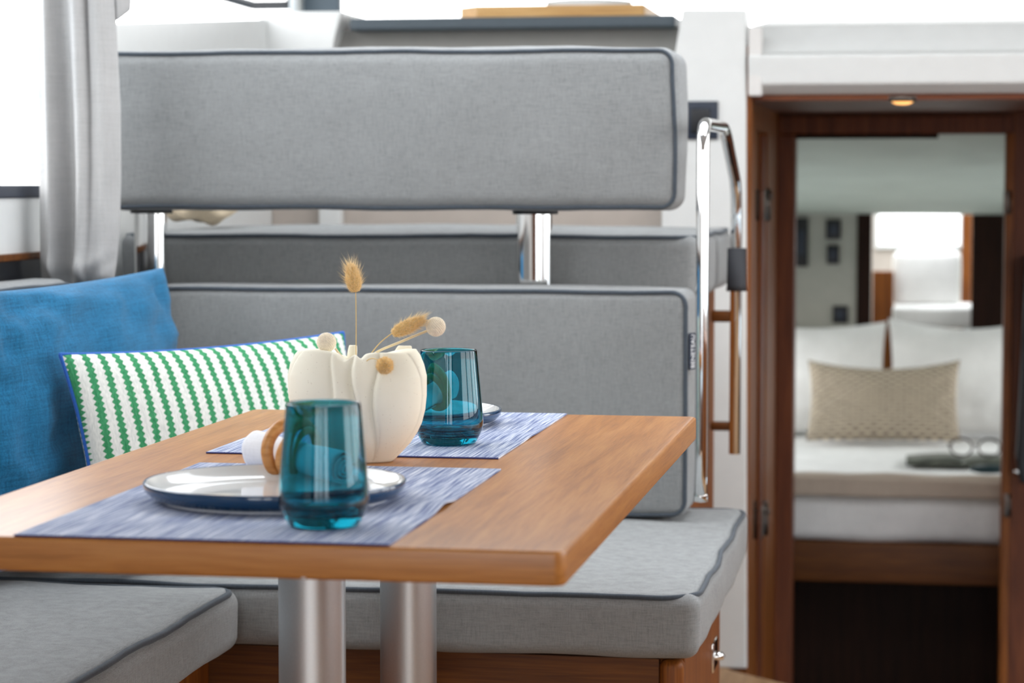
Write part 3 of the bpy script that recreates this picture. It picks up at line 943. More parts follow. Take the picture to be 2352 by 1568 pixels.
def grass_tail(stem_px, head0, head1, wid, yy, label, hairs=420, hair_len=0.010, y1=None, seed=1):
    rnd = random.Random(seed)
    pts = [W(a, b, y=c_) for a, b, c_ in stem_px]
    root = thing('bunny_tail_grass', pts[0], label, 'dried flower', 'bunny tail grasses in the vase')
    build('stem', tube(smooth_path(pts, 8), 0.00055, 6), 'stem', root)
    A = W(head0[0], head0[1], y=yy); B = W(head1[0], head1[1], y=y1 if y1 else yy)
    ax = (B - A); L = ax.length; ax.normalize()
    s1 = ax.orthogonal().normalized(); s2 = ax.cross(s1)
    prof = lambda t: wid * max(0.0, math.sin(PI * (0.06 + 0.90 * t)) ** 0.55) * (1.0 - 0.18 * t)
    V, Fc = [], []
    nn = 20; mm = 16
    for i in range(mm + 1):
        t = i / mm
        for q in range(nn):
            a = 2 * PI * q / nn
            R = prof(t) * (1 + 0.06 * math.sin(7 * a + 13 * t)) if 0 < i < mm else 0.0004
            V.append(tuple(A + ax * (L * t) + (s1 * math.cos(a) + s2 * math.sin(a)) * R))
    for i in range(mm):
        for q in range(nn):
            w_ = (q + 1) % nn
            Fc.append((i * nn + q, i * nn + w_, (i + 1) * nn + w_, (i + 1) * nn + q))
    head = build('seed_head', (V, Fc), 'tail', root)
    V, Fc = [], []
    for h_ in range(hairs):
        t = rnd.random() ** 0.9; a = rnd.random() * 2 * PI
        rd = s1 * math.cos(a) + s2 * math.sin(a)
        p0 = A + ax * (L * t) + rd * prof(t) * 0.9
        d = (rd * (0.75 - 0.35 * t) + ax * (0.35 + 0.8 * t) + Vector((rnd.uniform(-.25, .25), rnd.uniform(-.25, .25), rnd.uniform(-.25, .25)))).normalized()
        ln = hair_len * (0.22 + 0.9 * rnd.random() ** 4) * (0.55 + 0.6 * t)
        sd = d.orthogonal().normalized() * 0.00019
        sd2 = d.cross(sd)
        n0 = len(V)
        V += [tuple(p0 + sd), tuple(p0 - sd * 0.5 + sd2 * 0.87), tuple(p0 - sd * 0.5 - sd2 * 0.87), tuple(p0 + d * ln)]
        Fc += [(n0, n0 + 1, n0 + 3), (n0 + 1, n0 + 2, n0 + 3), (n0 + 2, n0, n0 + 3)]
    hr = build('bristles', (V, Fc), 'hair', head, smooth=False)
    hr['kind'] = 'stuff'
    return root
grass_tail([(821, 850, VY), (818, 820, VY), (818, 740, VY), (817, 672, VY)], (817, 671), (806, 610), 0.0088, VY, 'upright golden bunny tail grass, tallest in the vase', 1100, 0.016, seed=3)
grass_tail([(838, 850, VY), (846, 822, VY - 0.003), (872, 788, VY - 0.006), (902, 764, VY - 0.008)], (900, 767), (974, 732), 0.0080, VY - 0.008, 'golden bunny tail grass leaning over the blue tumbler', 1500, 0.0120, seed=5)
grass_tail([(832, 850, VY - 0.01), (842, 829, VY - 0.03), (858, 823, VY - 0.048), (880, 833, VY - 0.058)], (882, 838), (886, 841), 0.0098, VY - 0.056, 'short golden bunny tail grass drooping over the vase front', 1500, 0.0085, y1=VY - 0.080, seed=8)

def billy(stem_px, cpx, r, yy, label, seed):
    pts = [W(a, b, y=c_) for a, b, c_ in stem_px]
    root = thing('billy_button', pts[0], label, 'dried flower', 'cream billy buttons in the vase')
    build('stem', tube(smooth_path(pts, 6), 0.0013, 8), 'creamstem', root)
    c_ = W(cpx[0], cpx[1], y=yy)
    parts = [lathe([(max(0.0, 0.92 * r * math.sin(PI * q / 12)), -0.92 * r * math.cos(PI * q / 12)) for q in range(13)], 24, c_)]
    n = 330
    for i in range(n):
        zz = 1 - 2 * (i + 0.5) / n; rr = math.sqrt(1 - zz * zz); a = i * 2.399963
        nrm = Vector((rr * math.cos(a), rr * math.sin(a), zz))
        s1 = nrm.orthogonal().normalized(); s2 = nrm.cross(s1)
        ctr = c_ + nrm * r * 0.91; w_ = r * 0.105
        ring = [tuple(ctr + (s1 * math.cos(PI / 3 * q) + s2 * math.sin(PI / 3 * q)) * w_) for q in range(6)]
        mid = [tuple(ctr + nrm * r * 0.09 + (s1 * math.cos(PI / 3 * q) + s2 * math.sin(PI / 3 * q)) * w_ * 0.6) for q in range(6)]
        v = ring + mid + [tuple(ctr + nrm * r * 0.115)]
        f = [(q, (q + 1) % 6, 6 + (q + 1) % 6, 6 + q) for q in range(6)] + [(6 + q, 6 + (q + 1) % 6, 12) for q in range(6)]
        parts.append((v, f))
    hd = build('flower_head', join(*parts), 'billy', root)
    return root
billy([(812, 850, VY), (795, 832, VY - 0.002), (770, 800, VY - 0.004)], (750, 786), 0.0105, VY - 0.006, 'round cream billy button leaning towards the striped cushion', 1)
billy([(830, 850, VY), (860, 812, VY), (920, 785, VY), (985, 758, VY)], (1001, 750), 0.0105, VY, 'round cream billy button above the blue tumbler', 2)

# =================================================================== SETTEE
YB0 = 3.70                                        # backrest front
xr_b = W(1569, 900, y=YB0).x
# bench seat against the backrest
sx1 = W(1604, 1400, y=3.045).x
seat = thing('bench_cushion', (-0.85, 3.4, 0.40), 'grey bench seat cushion with slate piping under the long backrest', 'cushion')
cs = Cushion(-1.38, sx1, 3.045, 3.90, 0.402, Z_SEAT - 0.004, 0.018, (0.004, 0.006, 0.008), 0.0035, 1, 34)
build('cover', cs.body(), 'fabric', seat)
build('piping', cs.piping(2, 1, 0.0035, 0.045), 'piping', seat)
base = thing('settee', (-0.85, 3.4, 0), 'varnished wooden bench base with a rounded corner post and latch', 'settee')
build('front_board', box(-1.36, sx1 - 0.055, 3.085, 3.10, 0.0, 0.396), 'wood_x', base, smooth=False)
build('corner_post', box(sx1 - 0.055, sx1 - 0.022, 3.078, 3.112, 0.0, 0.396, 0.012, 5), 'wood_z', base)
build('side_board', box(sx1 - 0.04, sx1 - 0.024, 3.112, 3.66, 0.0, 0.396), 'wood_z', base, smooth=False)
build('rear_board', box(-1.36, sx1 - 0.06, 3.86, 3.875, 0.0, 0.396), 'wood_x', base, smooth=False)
lc = W(1641, 1502, x=sx1 - 0.022)
la = build('latch', box(sx1 - 0.025, sx1 - 0.020, lc.y - 0.035, lc.y + 0.035, lc.z - 0.022, lc.z + 0.022, 0.002), 'chrome', base)
build('latch_bolt', lathe([(0, 0), (0.010, 0.001), (0.012, 0.006), (0.008, 0.012), (0, 0.013)], 16, (sx1 - 0.018, lc.y, lc.z - 0.008)), 'chrome', la)

# side bench running along the table
LX1 = W(537, 1340, y=3.0).x
lseat = thing('side_bench_cushion', (-1.12, 2.0, 0.40), 'grey bench seat cushion running along the hull side under the blue pillow', 'cushion')
cl = Cushion(-1.385, LX1, 0.75, 3.028, 0.402, Z_SEAT - 0.004, 0.022, (0.006, 0.0, 0.010), 0.004, 5, 40)
build('cover', cl.body(), 'fabric', lseat)
build('piping', cl.piping(2, 1, 0.0042, 0.045), 'piping', lseat)
lb = thing('side_settee', (-1.1, 2.0, 0), 'wooden base under the side bench cushion', 'settee')
build('front_board', box(LX1 - 0.075, LX1 - 0.06, 0.8, 3.08, 0.0, 0.396), 'wood_z', lb, smooth=False)
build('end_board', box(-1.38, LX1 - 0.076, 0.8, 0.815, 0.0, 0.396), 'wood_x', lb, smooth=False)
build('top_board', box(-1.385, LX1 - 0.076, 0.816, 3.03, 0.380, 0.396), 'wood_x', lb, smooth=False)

# side backrest
ls = thing('hull_side_cushion', (-1.31, 2.3, Z_SEAT), 'grey backrest cushion along the hull side behind the blue pillow', 'cushion')
zl = W(45, 652, y=3.3).z
cb = Cushion(-1.392, -1.30, 0.9, 3.56, Z_SEAT + 0.012, 0.868, 0.03, (0.005, 0.0, 0.006), 0.002, 8, 30)
build('cover', cb.body(), 'fabric', ls)
build('piping', cb.piping(0, 1, 0.0035, 0.03), 'piping', ls)

# long backrest
zt_b = W(1000, 674, y=YB0).z
bk = thing('long_backrest', (-0.8, 3.78, Z_SEAT), 'low grey backrest cushion with slate piping and navy brand tag', 'cushion')
xl_b = -1.245
cb = Cushion(xl_b, xr_b + 0.006, YB0, YB0 + 0.15, Z_SEAT + 0.006, zt_b + 0.007, 0.016, (0.004, 0.006, 0.004), 0.002, 3, 34)
build('cover', cb.body(), 'fabric', bk)
build('piping', cb.piping(1, -1, 0.0035, 0.022), 'piping', bk)
# brand tag sewn into the side seam
tz0, tz1 = W(1589, 843, y=YB0 + 0.06).z, W(1589, 760, y=YB0 + 0.06).z
tb = Vector((xr_b + 0.0085, YB0 + 0.004, 0)); td = Vector((0.0095, 0.022, 0)); tn = Vector((td.y, -td.x, 0)).normalized()
def tag_pt(u, z, n): return tb + td * u + Vector((0, 0, z)) + tn * n
tvv = [tuple(tag_pt(u, z, n)) for n in (-0.0006, 0.0006) for u in (0, 1) for z in (tz0, tz1)]
tg = build('brand_tag', (tvv, [(0, 1, 3, 2), (4, 6, 7, 5), (0, 4, 5, 1), (2, 3, 7, 6), (0, 2, 6, 4), (1, 5, 7, 3)]), plain('navy_tag', '182438', 0.7), bk, smooth=False)
cu = bpy.data.curves.new('brand_text', 'FONT')
cu.body = 'BENETEAU'; cu.size = 1.0; cu.align_x = 'CENTER'; cu.align_y = 'CENTER'; cu.extrude = 0.01; cu.offset = 0.0
to = bpy.data.objects.new('brand_text_tmp', cu); COL.objects.link(to)
bpy.context.view_layer.update()
me = bpy.data.meshes.new_from_object(to)
ext = [v.co for v in me.vertices]
wdt = max(v.x for v in ext) - min(v.x for v in ext); hgt = max(v.y for v in ext) - min(v.y for v in ext)
sxx = (tz1 - tz0) * 0.90 / wdt; syy = 0.46 / hgt; my_ = (max(v.y for v in ext) + min(v.y for v in ext)) / 2; mx_ = (max(v.x for v in ext) + min(v.x for v in ext)) / 2
off = base_of(tg)
cz = (tz0 + tz1) / 2
tv = [tuple(tag_pt(0.46 - (v.y - my_) * syy, cz + (v.x - mx_) * sxx, 0.0008 + v.z * 0.02) - off) for v in ext]
tf = [tuple(p.vertices) for p in me.polygons]
bpy.data.objects.remove(to); bpy.data.meshes.remove(me)
build('brand_lettering', (tv, tf), 'text', tg, local=True, smooth=False)

# raised backrest on steel posts
YU = 3.745
xu1 = W(1541, 300, y=YU).x
zu0, zu1 = W(900, 488, y=YU).z, W(900, 122, y=YU).z
ub = thing('raised_backrest', (-0.8, YU + 0.07, zu0), 'tall grey backrest cushion raised on two steel posts', 'cushion')
cu_ = Cushion(-1.335, xu1 + 0.008, YU, YU + 0.155, zu0 + 0.003, zu1 + 0.006, 0.024, (0.008, 0.012, 0.007), 0.0035, 11, 36)
build('cover', cu_.body(), 'fabric', ub)
build('piping', cu_.piping(1, -1, 0.0034, 0.022), 'piping', ub)
for pa, pb in ((302, 376), (1181, 1264)):
    a, b = W(pa, 600, y=3.862), W(pb, 600, y=3.862)
    def stadium(x0, x1, y0, y1, z0, z1, n=10):
        r = (y1 - y0) / 2; cyv = (y0 + y1) / 2
        ring = [(x1 - r + r * math.cos(-PI / 2 + PI * q / n), cyv + r * math.sin(-PI / 2 + PI * q / n)) for q in range(n + 1)]
        ring += [(x0 + r + r * math.cos(PI / 2 + PI * q / n), cyv + r * math.sin(PI / 2 + PI * q / n)) for q in range(n + 1)]
        return prism(ring, 'z', z0, z1)
    pz0 = 0.80
    po = build('support_post', stadium(a.x, b.x, 3.862, 3.898, 0.80, zu0 + 0.012), 'chrome', ub, flat_angle=0.9)
    build('collar', stadium(a.x - 0.006, b.x + 0.010, 3.857, 3.902, zu0 - 0.004, zu0 + 0.003), 'black', po, flat_angle=0.9)

# helm seat behind
YHS = 3.92
xh1 = W(1596, 600, y=YHS).x
zh1, zh0 = W(900, 538, y=YHS).z, W(900, 690, y=YHS).z
hs = thing('helm_seat', (-0.85, 4.2, 0), 'grey helm seat cushion on a wooden base behind the steel posts', 'seat')
ch = Cushion(-1.36, xh1 + 0.004, YHS, 4.62, zh0, zh1, 0.02, (0.006, 0.006, 0.008), 0.003, 21, 32)
build('cover', ch.body(), 'fabric', hs)
build('piping', ch.piping(2, 1, 0.0035, 0.04), 'piping', hs)
build('seat_base', box(-1.36, W(1640, 900, y=4.55).x, YHS + 0.06, 4.55, 0.0, zh0 - 0.002), 'wood_z', hs, smooth=False)
# wood-coloured upright and cross bars between seat base and hand rail
fr_ = thing('brown_bars', (-0.36, 4.35, 0.6), 'slim wood-coloured upright with two cross bars beside the helm seat base', 'rack')
yp = 4.40
f0, f1 = W(1676, 800, y=yp), W(1690, 800, y=yp)
build('post', box(f0.x, f1.x, yp, yp + 0.03, W(1680, 1040, y=yp).z, zh0 - 0.004, 0.004), 'wood_z', fr_)
fb = W(1638, 800, y=yp).x
for (za_, zb_) in ((714, 740), (970, 990)):
    build('cross_rail', box(fb - 0.005, f0.x + 0.001, yp + 0.004, yp + 0.026, W(1660, zb_, y=yp).z, W(1660, za_, y=yp).z, 0.004), 'wood_x', fr_)

# polished hand rail: one bent tube, two legs, black sleeve
r_t = 0.0100
A0 = W(1614, 1150, y=3.64); A1 = W(1615, 280, y=3.64)
XRAIL = A1.x
yb_ = 4.22
B1 = W(1692, 430, y=yb_); B2 = W(1687, 1042, y=yb_)
top_f = Vector((XRAIL + 0.004, 3.66, W(1625, 285, y=3.66).z)); 
top_b = W(1664, 292, y=4.02)
path = [Vector((A0.x - 0.004, 3.65, A0.z)), Vector((XRAIL, 3.64, A0.z + 0.06)), Vector((XRAIL, 3.64, top_f.z)), top_b, B1, B2]
rail = thing('hand_rail', (XRAIL, 3.64, A0.z), 'polished steel hand rail bent over beside the backrests', 'hand rail')
build('bent_tube', tube(fillet_path(path, [0.02, 0.045, 0.05, 0.05], 10), r_t, 20), 'chrome', rail)
s0_, s1_ = W(1689, 668, y=yb_), W(1690, 570, y=yb_)
build('sleeve', lathe([(0.0110, s0_.z), (0.0185, s0_.z), (0.0175, s0_.z + 0.01), (0.0165, s1_.z), (0.0110, s1_.z)], 20, ((s0_.x + s1_.x) / 2 + 0.002, yb_, 0)), 'rubber', rail)
build('foot_cap', lathe([(0, A0.z - 0.004), (0.0115, A0.z - 0.002), (0.0115, A0.z + 0.008), (0.0108, A0.z + 0.01)], 16, (A0.x - 0.004, 3.65, 0)), 'chrome', rail)

# switch on the white corner panel
c0_, c1_ = W(1567, 320, y=Y_FW), W(1650, 232, y=Y_FW)
sw = thing('wall_switch', ((c0_.x + c1_.x) / 2, Y_FW - 0.006, c0_.z), 'square navy switch plate on the white corner panel', 'switch')
build('plate', box(c0_.x, c1_.x, Y_FW - 0.007, Y_FW - 0.0005, c0_.z, c1_.z, 0.002), 'navyplastic', sw)
d0, d1 = W(1588, 306, y=Y_FW), W(1632, 250, y=Y_FW)
build('rocker', box(d0.x, d1.x, Y_FW - 0.013, Y_FW - 0.006, d0.z, d1.z, 0.003), 'black', sw)

# tray on the worktop
t0, t1 = W(1048, 30, y=5.08), W(1480, 30, y=5.08)
ztr = zt
tr = thing('wooden_tray', ((t0.x + t1.x) / 2, 5.2, ztr), 'pale bamboo tray on the slate worktop', 'tray')
zt1 = W(1250, 12, y=5.08).z
build('front_side', box(t0.x + 0.045, t1.x, 5.08, 5.092, ztr, zt1, 0.003), 'bamboo', tr)
build('back_side', box(t0.x + 0.045, t1.x, 5.40, 5.412, ztr, zt1, 0.003), 'bamboo', tr)
build('end_side', prism([(t0.x, 5.13), (t0.x + 0.045, 5.081), (t0.x + 0.055, 5.09), (t0.x + 0.012, 5.137), (t0.x + 0.012, 5.36), (t0.x + 0.055, 5.40), (t0.x + 0.045, 5.411), (t0.x, 5.37)], 'z', ztr, zt1), 'bamboo', tr, smooth=False)
build('end_side', box(t1.x - 0.012, t1.x, 5.092, 5.40, ztr, zt1, 0.003), 'bamboo', tr)
build('tray_floor', box(t0.x + 0.012, t1.x - 0.012, 5.092, 5.40, ztr, ztr + 0.006), 'bamboo', tr, smooth=False)
b0, b1 = W(1255, 6, y=5.25), W(1452, 6, y=5.25)
bw = thing('white_dish', ((b0.x + b1.x) / 2, 5.25, ztr + 0.006), 'white dish standing in the bamboo tray', 'dish')
rr_ = (b1.x - b0.x) / 2
build('bowl', lathe([(0, 0), (rr_ * 0.7, 0), (rr_, 0.016), (rr_, zt1 - ztr + 0.012), (rr_ - 0.004, zt1 - ztr + 0.012), (rr_ - 0.006, 0.018), (0, 0.006)], 40, ((b0.x + b1.x) / 2, 5.25, ztr + 0.006)), 'whiteglaze', bw)
build('foot_ring', lathe([(rr_ * 0.6, 0.0), (rr_ * 0.66, 0.0), (rr_ * 0.66, 0.004), (rr_ * 0.6, 0.004)], 40, ((b0.x + b1.x) / 2, 5.25, ztr + 0.006), close=True), 'foot', bw)

# =================================================================== CURTAIN
def curtain():
    yy = 3.60
    sil = [(-120, 84, 262), (0, 83, 264), (100, 85, 269), (250, 87, 277), (400, 92, 278), (520, 93, 275), (600, 94, 268), (640, 96, 262), (652, 108, 256)]
    def lr(v):
        for a, b in zip(sil, sil[1:]):
            if v <= b[0]:
                t = (v - a[0]) / (b[0] - a[0]); return a[1] + (b[1] - a[1]) * t, a[2] + (b[2] - a[2]) * t
        return sil[-1][1:]
    NV, NU = 60, 120
    V, Fc = [], []
    for i in range(NV + 1):
        v = -120 + 772 * i / NV
        l, r_ = lr(v)
        h = (v + 120) / 772
        for q in range(NU):
            a = 2 * PI * q / NU
            u = 0.5 - 0.5 * math.cos(a) if a <= PI else 0.5 - 0.5 * math.cos(a)
            front = a <= PI
            x = W(l + (r_ - l) * u, v, y=yy).x
            z = W(l + (r_ - l) * u, v, y=yy).z
            dep = 0.030 * math.sin(a) ** (1 if True else 1) if front else 0.022 * math.sin(a)
            # three soft folds on the visible side: ridge, valley, ridge, crease, ridge
            fo = 0.0
            if front:
                drift = 0.06 * math.sin(2.0 * h + 0.3)
                for (c_, w_, amp) in ((0.20, 0.055, 0.018), (0.36 + drift * 0.6, 0.10, -0.034 * (0.4 + 0.9 * h)), (0.60, 0.08, 0.016), (0.70 - 0.02 * h, 0.022, -0.022 * (1 - 0.75 * h)), (0.86, 0.09, 0.012)):
                    fo += amp * math.exp(-((u - c_) / w_) ** 2)
                fo += 0.006 * math.exp(-((h - 0.955 + 0.10 * (u - 0.4) ** 2) / 0.03) ** 2) * (1 if u < 0.9 else 0.3)
                fo -= 0.012 * math.exp(-((h - 0.99 + 0.22 * (u - 0.45) ** 2) / 0.018) ** 2)
            tuck = 1.0 if h < 0.96 else max(0.25, 1 - ((h - 0.96) / 0.04) ** 2 * 0.75)
            V.append((x, yy - (dep + fo * (math.sin(a) if front else 0)) * tuck, z))
    for i in range(NV):
        for q in range(NU):
            w_ = (q + 1) % NU
            Fc.append((i * NU + q, i * NU + w_, (i + 1) * NU + w_, (i + 1) * NU + q))
    Fc.append(tuple(range(NU))); Fc.append(tuple(NV * NU + q for q in range(NU))[::-1])
    return V, Fc
ct = thing('gathered_curtain', tuple(W(180, 652, y=3.60)), 'pale grey curtain gathered in folds beside the side window', 'curtain')
build('gathered_cloth', curtain(), 'curtain', ct)
fl = [W(262, -60, y=3.60), W(303, -60, y=3.62), W(298, 24, y=3.62), W(266, 48, y=3.60)]
o = build('loose_flap', ([tuple(q) for q in fl], [(0, 1, 2, 3)]), 'curtain', ct)
md = o.modifiers.new('thickness', 'SOLIDIFY'); md.thickness = 0.012; md.offset = 0
md = o.modifiers.new('soft', 'BEVEL'); md.width = 0.004; md.segments = 3

# =================================================================== SCATTER CUSHIONS
def pillow(name, tl, tr_, bl, thick, mat, pipe_mat, label, cat='cushion', pinch=0.05, seed=1, crease=0.006, pipe_r=0.0028, hmul=1.0, wmul=1.0, group=None, lift=0.0):
    w = (tr_ - tl).length * wmul; m = frame_from(tl, tr_, bl)
    X, Zv = m.col[0], m.col[2]
    h = abs((tl - bl).dot(Zv)) * hmul
    ctr = tl + X * w / 2 - Zv * h / 2
    root = thing(name, (0, 0, 0), label, cat, group)
    (V, Fc), rim = pillow_data(w, h, thick, 34, seed, pinch, crease, lift)
    root.matrix_world = Matrix.Translation(ctr) @ m.to_4x4()
    build('cover', (V, Fc), mat, root, local=True)
    if pipe_mat:
        build('piping', tube(rim, pipe_r, 8, closed=True), pipe_mat, root, local=True)
    return root
# blue pillow leaning on the side backrest, turned into the corner
tl = Vector((-1.235, 2.92, 0)); tr_ = Vector((W(374, 630, y=3.56).x, 3.56, 0))
tr_.z = W(374, 614, y=3.56).z; tl.z = tr_.z - 0.012
nrm_ = Vector((tr_.y - tl.y, -(tr_.x - tl.x), 0)).normalized()
bl = tl + nrm_ * 0.035 + Vector((0, 0, -(tl.z - Z_SEAT - 0.015)))
pillow('blue_pillow', tl, tr_, bl, 0.12, 'blue', None, 'large blue linen pillow propped in the bench corner', seed=4, crease=0.022, pinch=0.035)
# striped lumbar cushion leaning in front of it
tl = W(138, 814, y=3.05); tr_ = W(788, 764, y=3.50)
nrm_ = Vector((tr_.y - tl.y, -(tr_.x - tl.x), 0)).normalized()
bl = tl + nrm_ * 0.075 + Vector((0, 0, -(tl.z - Z_SEAT - 0.015)))
pillow('striped_cushion', tl, tr_, bl, 0.095, 'stripe', 'bluepipe', 'green and white striped cushion with blue piping', seed=9, crease=0.004, pinch=0.055)
# beige cloth bundle on the helm seat
bc = W(462, 500, y=4.15)
bz = zh1 + 0.004
V, Fc = [], []
bx0, bx1 = W(384, 500, y=4.15).x, W(543, 500, y=4.15).x
nb, mb = 40, 20
for i in range(nb + 1):
    t = i / nb
    for q in range(mb):
        a = 2 * PI * q / mb
        R = 0.030 * (math.sin(PI * (0.10 + 0.84 * t)) ** 0.5) * (1 + 0.16 * math.sin(3 * a + 9 * t) + 0.08 * math.sin(5 * a - 14 * t))
        V.append((bx0 + (bx1 - bx0) * t, 4.15 + 1.6 * R * math.cos(a), bz + 0.043 + R * math.sin(a) * 1.1))
for i in range(nb):
    for q in range(mb):
        w_ = (q + 1) % mb
        Fc.append((i * mb + q, i * mb + w_, (i + 1) * mb + w_, (i + 1) * mb + q))
Fc.append(tuple(range(mb))); Fc.append(tuple(nb * mb + q for q in range(mb))[::-1])
tag(build('folded_blanket', (V, Fc), 'beigecloth'), 'crumpled beige blanket lying on the helm seat', 'blanket')
# small orange-brown wooden locker corner behind the curtain
oc0, oc1 = W(262, 520, y=4.3), W(301, 463, y=4.3)
tag(build('wooden_block', prism([(oc0.x, oc0.z - 0.02), (oc1.x, oc0.z - 0.02), (oc1.x, oc0.z + 0.03), (oc1.x - 0.012, oc1.z), (oc0.x, oc1.z + 0.004)], 'y', 4.3, 4.36, 0.003), 'wood_z'), 'orange wooden block standing on the helm seat behind the curtain', 'block')

# =================================================================== CABIN: BED
ZBED = 0.22
YF = W(2060, 1128, z=ZBED).y
bed = thing('cabin_bed', (-0.03, 7.0, -0.48), 'white made-up bed on a wooden base beyond the doorway', 'bed')
cm = Cushion(-0.66, 0.56, YF, YC - 0.02, W(2060, 1248, y=YF).z, ZBED, 0.03, (0.0, 0.01, 0.012), 0.006, 31, 30)
build('mattress', cm.body(), 'bedwhite', bed)
zb0, zb1 = W(2060, 1338, y=YF).z, W(2060, 1246, y=YF).z
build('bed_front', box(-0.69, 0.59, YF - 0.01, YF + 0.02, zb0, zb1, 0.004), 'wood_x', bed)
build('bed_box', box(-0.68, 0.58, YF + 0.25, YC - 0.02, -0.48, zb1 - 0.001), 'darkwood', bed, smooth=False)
blz = [W(2060, 1078, z=ZBED + 0.01).y]
cv = Cushion(-0.64, 0.54, YF - 0.012, W(2060, 1088, z=ZBED + 0.04).y, ZBED + 0.016, ZBED + 0.040, 0.011, (0, 0.004, 0.004), 0.006, 33, 24)
o = thing('bed_throw', (-0.03, YF + 0.1, ZBED), 'folded beige throw across the foot of the bed', 'throw')
build('folded_layer', cv.body(), 'bedbeige', o)
cv = Cushion(-0.64, 0.54, YF - 0.048, YF - 0.020, ZBED - 0.012, ZBED + 0.038, 0.010, (0, 0, 0), 0.003, 35, 20)
build('hanging_edge', cv.body(), 'bedbeige', o)

def lean_pillow(l_px, r_px, top_py, bot_py, yb_, yt_, thick, mat, label, name, seed, pinch=0.04, group=None, pipe=None, lift=0.0):
    tl_ = W(l_px, top_py, y=yt_); tr2 = W(r_px, top_py, y=yt_); bl_ = W(l_px, bot_py, y=yb_); bl_.z = ZBED + 0.022
    return pillow(name, tl_, tr2, bl_, thick, mat, pipe, label, 'pillow', pinch, seed, 0.01, group=group, lift=lift)
lean_pillow(1700, 2036, 752, 1016, 7.40, 7.62, 0.13, 'bedwhite', 'white bed pillow standing under the black wall fittings', 'bed_pillow', 12, 0.05, 'white bed pillows', lift=0.022)
lean_pillow(2040, 2400, 752, 1016, 7.40, 7.62, 0.13, 'bedwhite', 'white bed pillow standing below the white chair and dark panel', 'bed_pillow', 14, 0.06, 'white bed pillows', lift=0.035)
lean_pillow(1855, 2206, 846, 1014, 7.20, 7.34, 0.10, 'honey', 'small beige patterned lumbar cushion on the bed', 'lumbar_cushion', 16, 0.06, lift=0.030)

# things lying on the bed
zmag = ZBED + 0.019
mc = W(2215, 1062, z=zmag)
mg = thing('open_magazine', (mc.x, mc.y, zmag), 'dark open magazine lying on the bed', 'magazine')
for s in (-1, 1):
    V, Fc = [], []
    for i in range(13):
        t = i / 12
        x = mc.x + s * 0.16 * t; zc_ = zmag + 0.004 + 0.016 * math.sin(PI * (0.12 + 0.75 * t)) * (1 - t * 0.6)
        for dy in (-0.10, 0.10):
            V += [(x, mc.y + dy, zc_), (x, mc.y + dy, zmag)]
    for i in range(12):
        b = i * 4
        Fc += [(b, b + 2, b + 6, b + 4), (b + 1, b + 5, b + 7, b + 3), (b, b + 4, b + 5, b + 1), (b + 2, b + 3, b + 7, b + 6)]
    Fc += [(0, 1, 3, 2), (48, 50, 51, 49)]
    build('page_block', (V, Fc), plain('olive_grey_print', '5d6157', 0.5, var=0.5, nscale=30), mg)
gc = W(2240, 1036, y=mc.y - 0.02)
eg = thing('eyeglasses', (gc.x, mc.y - 0.02, zmag + 0.02), 'grey framed eyeglasses resting on the magazine', 'eyeglasses')
for s in (-1, 1):
    cc = Vector((gc.x + s * 0.038, mc.y - 0.03, zmag + 0.046))
    pts = [cc + Vector((0.030 * math.cos(a), 0.006 * math.sin(a), 0.024 * math.sin(a))) for a in [2 * PI * q / 28 for q in range(28)]]
    lr_ = build('rim', tube(pts, 0.0028, 8, closed=True), 'bronze', eg)
    build('temple', tube([cc + Vector((s * 0.031, 0, 0.006)), cc + Vector((s * 0.034, 0.09, 0.0)), cc + Vector((s * 0.030, 0.13, -0.02))], 0.0026, 8), 'bronze', eg)
build('bridge', tube([(gc.x - 0.010, mc.y - 0.03, zmag + 0.050), (gc.x, mc.y - 0.032, zmag + 0.054), (gc.x + 0.010, mc.y - 0.03, zmag + 0.050)], 0.0026, 8), 'bronze', eg)
cc = W(2273, 1082, z=zmag + 0.012)
V, Fc = lathe([(0.0, -0.013), (0.5, -0.011), (0.86, -0.005), (1.0, 0.0), (0.86, 0.006), (0.5, 0.011), (0, 0.013)], 32)
V = [(cc.x + 0.055 * v[0] + 0.012 * v[1], cc.y + 0.03 + 0.03 * v[1], zmag + 0.014 + v[2]) for v in V]
tag(build('glasses_case', (V, Fc), plain('dark_teal_case', '0c3038', 0.35)), 'dark teal glasses case in front of the magazine', 'case')

# cabin end wall fittings
def fitting(px0, px1, py0, py1, label, name='wall_socket', cat='socket', group=None):
    a, b = W(px0, py1, y=YC - 0.002), W(px1, py0, y=YC - 0.002)
    root = thing(name, ((a.x + b.x) / 2, YC - 0.01, a.z), label, cat, group)
    build('plate', box(a.x, b.x, YC - 0.012, YC - 0.001, a.z, b.z, 0.004), 'black', root)
    dx, dz = (b.x - a.x) * 0.25, (b.z - a.z) * 0.25
    build('insert', box(a.x + dx, b.x - dx, YC - 0.016, YC - 0.011, a.z + dz, b.z - dz, 0.003), 'navyplastic', root)
fitting(1826, 1857, 500, 612, 'tall black panel on the grey cabin end wall', 'wall_panel', 'panel')
fitting(1897, 1932, 504, 550, 'black square fitting, upper of the pair on the grey cabin wall')
fitting(1899, 1928, 562, 606, 'black square fitting, lower of the pair on the grey cabin wall')
fitting(1912, 1948, 702, 742, 'black square socket just above the white bed pillow')

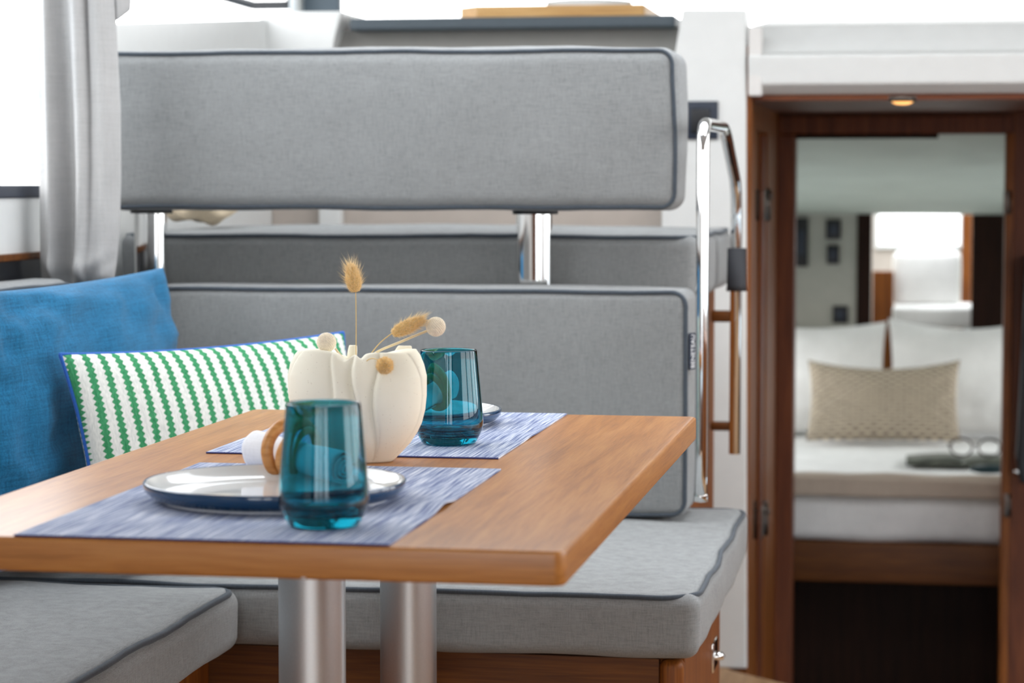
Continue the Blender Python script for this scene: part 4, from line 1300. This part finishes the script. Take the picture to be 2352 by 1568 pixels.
# made-up white chair, standing in for a likely mirror reflection
yc = 8.05
ch_ = thing('stand_in_chair', (W(2128, 700, y=yc).x, yc, -0.48), 'white upholstered chair back made up for a likely mirror image', 'chair')
a, b = W(2052, 700, y=yc), W(2206, 578, y=yc)
cb = Cushion(a.x, b.x, yc - 0.03, yc + 0.04, a.z, b.z, 0.02, (0.004, 0.008, 0.004), 0.003, 41, 16)
build('backrest', cb.body(), 'bedwhite', ch_)
a2, b2 = W(2050, 750, y=yc - 0.1), W(2246, 704, y=yc - 0.1)
cb = Cushion(a2.x, b2.x, yc - 0.14, yc + 0.2, a2.z, b2.z, 0.015, (0.0, 0.004, 0.003), 0.002, 43, 14)
build('seat', cb.body(), 'bedwhite', ch_)
build('top_bar', tube([(a.x, yc + 0.02, b.z + 0.012), (b.x, yc + 0.02, b.z + 0.012)], 0.007, 8), 'alu', ch_)
build('lower_bar', tube([(a.x + 0.02, yc, a.z - 0.006), (b.x - 0.02, yc, a.z - 0.006)], 0.006, 8), 'alu', ch_)
for xx in (a2.x + 0.03, b2.x - 0.03):
    build('leg', tube([(xx, yc + 0.02, -0.48), (xx, yc + 0.02, a2.z + 0.004)], 0.012, 8), 'alu', ch_)

# warm downlight in the soffit
lp = W(2073, 222, z=ZB - 0.014)
dl = thing('downlight', (lp.x, lp.y, ZB - 0.02), 'small warm downlight in the wooden soffit over the doorway', 'light')
build('bezel', lathe([(0.020, -0.002), (0.024, -0.004), (0.027, 0.0), (0.026, 0.0075), (0.020, 0.0075)], 24, (lp.x, lp.y, ZB - 0.020), close=True), 'bronze', dl)
build('lens', lathe([(0, -0.010), (0.012, -0.009), (0.0205, -0.005), (0.0205, 0.003), (0, 0.003)], 24, (lp.x, lp.y, ZB - 0.020)), 'lampglow', dl)
ld = bpy.data.lights.new('downlight_bulb', 'SPOT'); ld.energy = 3.0; ld.color = (1.0, 0.66, 0.36); ld.spot_size = math.radians(130); ld.spot_blend = 0.8; ld.shadow_soft_size = 0.02
lo = bpy.data.objects.new('downlight_bulb', ld); COL.objects.link(lo); lo.location = (lp.x, lp.y, ZB - 0.032)

# tall black item at the right of the doorway
a, b = W(2334, 1108, y=5.86), W(2372, 588, y=5.86)
bp = thing('black_case', ((a.x + b.x) / 2, 5.88, a.z), 'tall black case with a metal stud on the wood beside the doorway', 'case')
build('shell', prism([(a.x + 0.010, a.z), (b.x, a.z), (b.x, b.z), (a.x + 0.016, b.z), (a.x + 0.010, b.z - 0.20), (a.x - 0.001, a.z + 0.06)], 'y', 5.84, Y_BH - 0.001, 0.006, 3), 'black', bp)
sc_ = W(2331, 1083, y=5.84)
build('stud', lathe([(0, -0.006), (0.006, -0.004), (0.006, 0.004), (0, 0.006)], 12, (sc_.x + 0.004, 5.838, sc_.z)), 'chrome', bp)
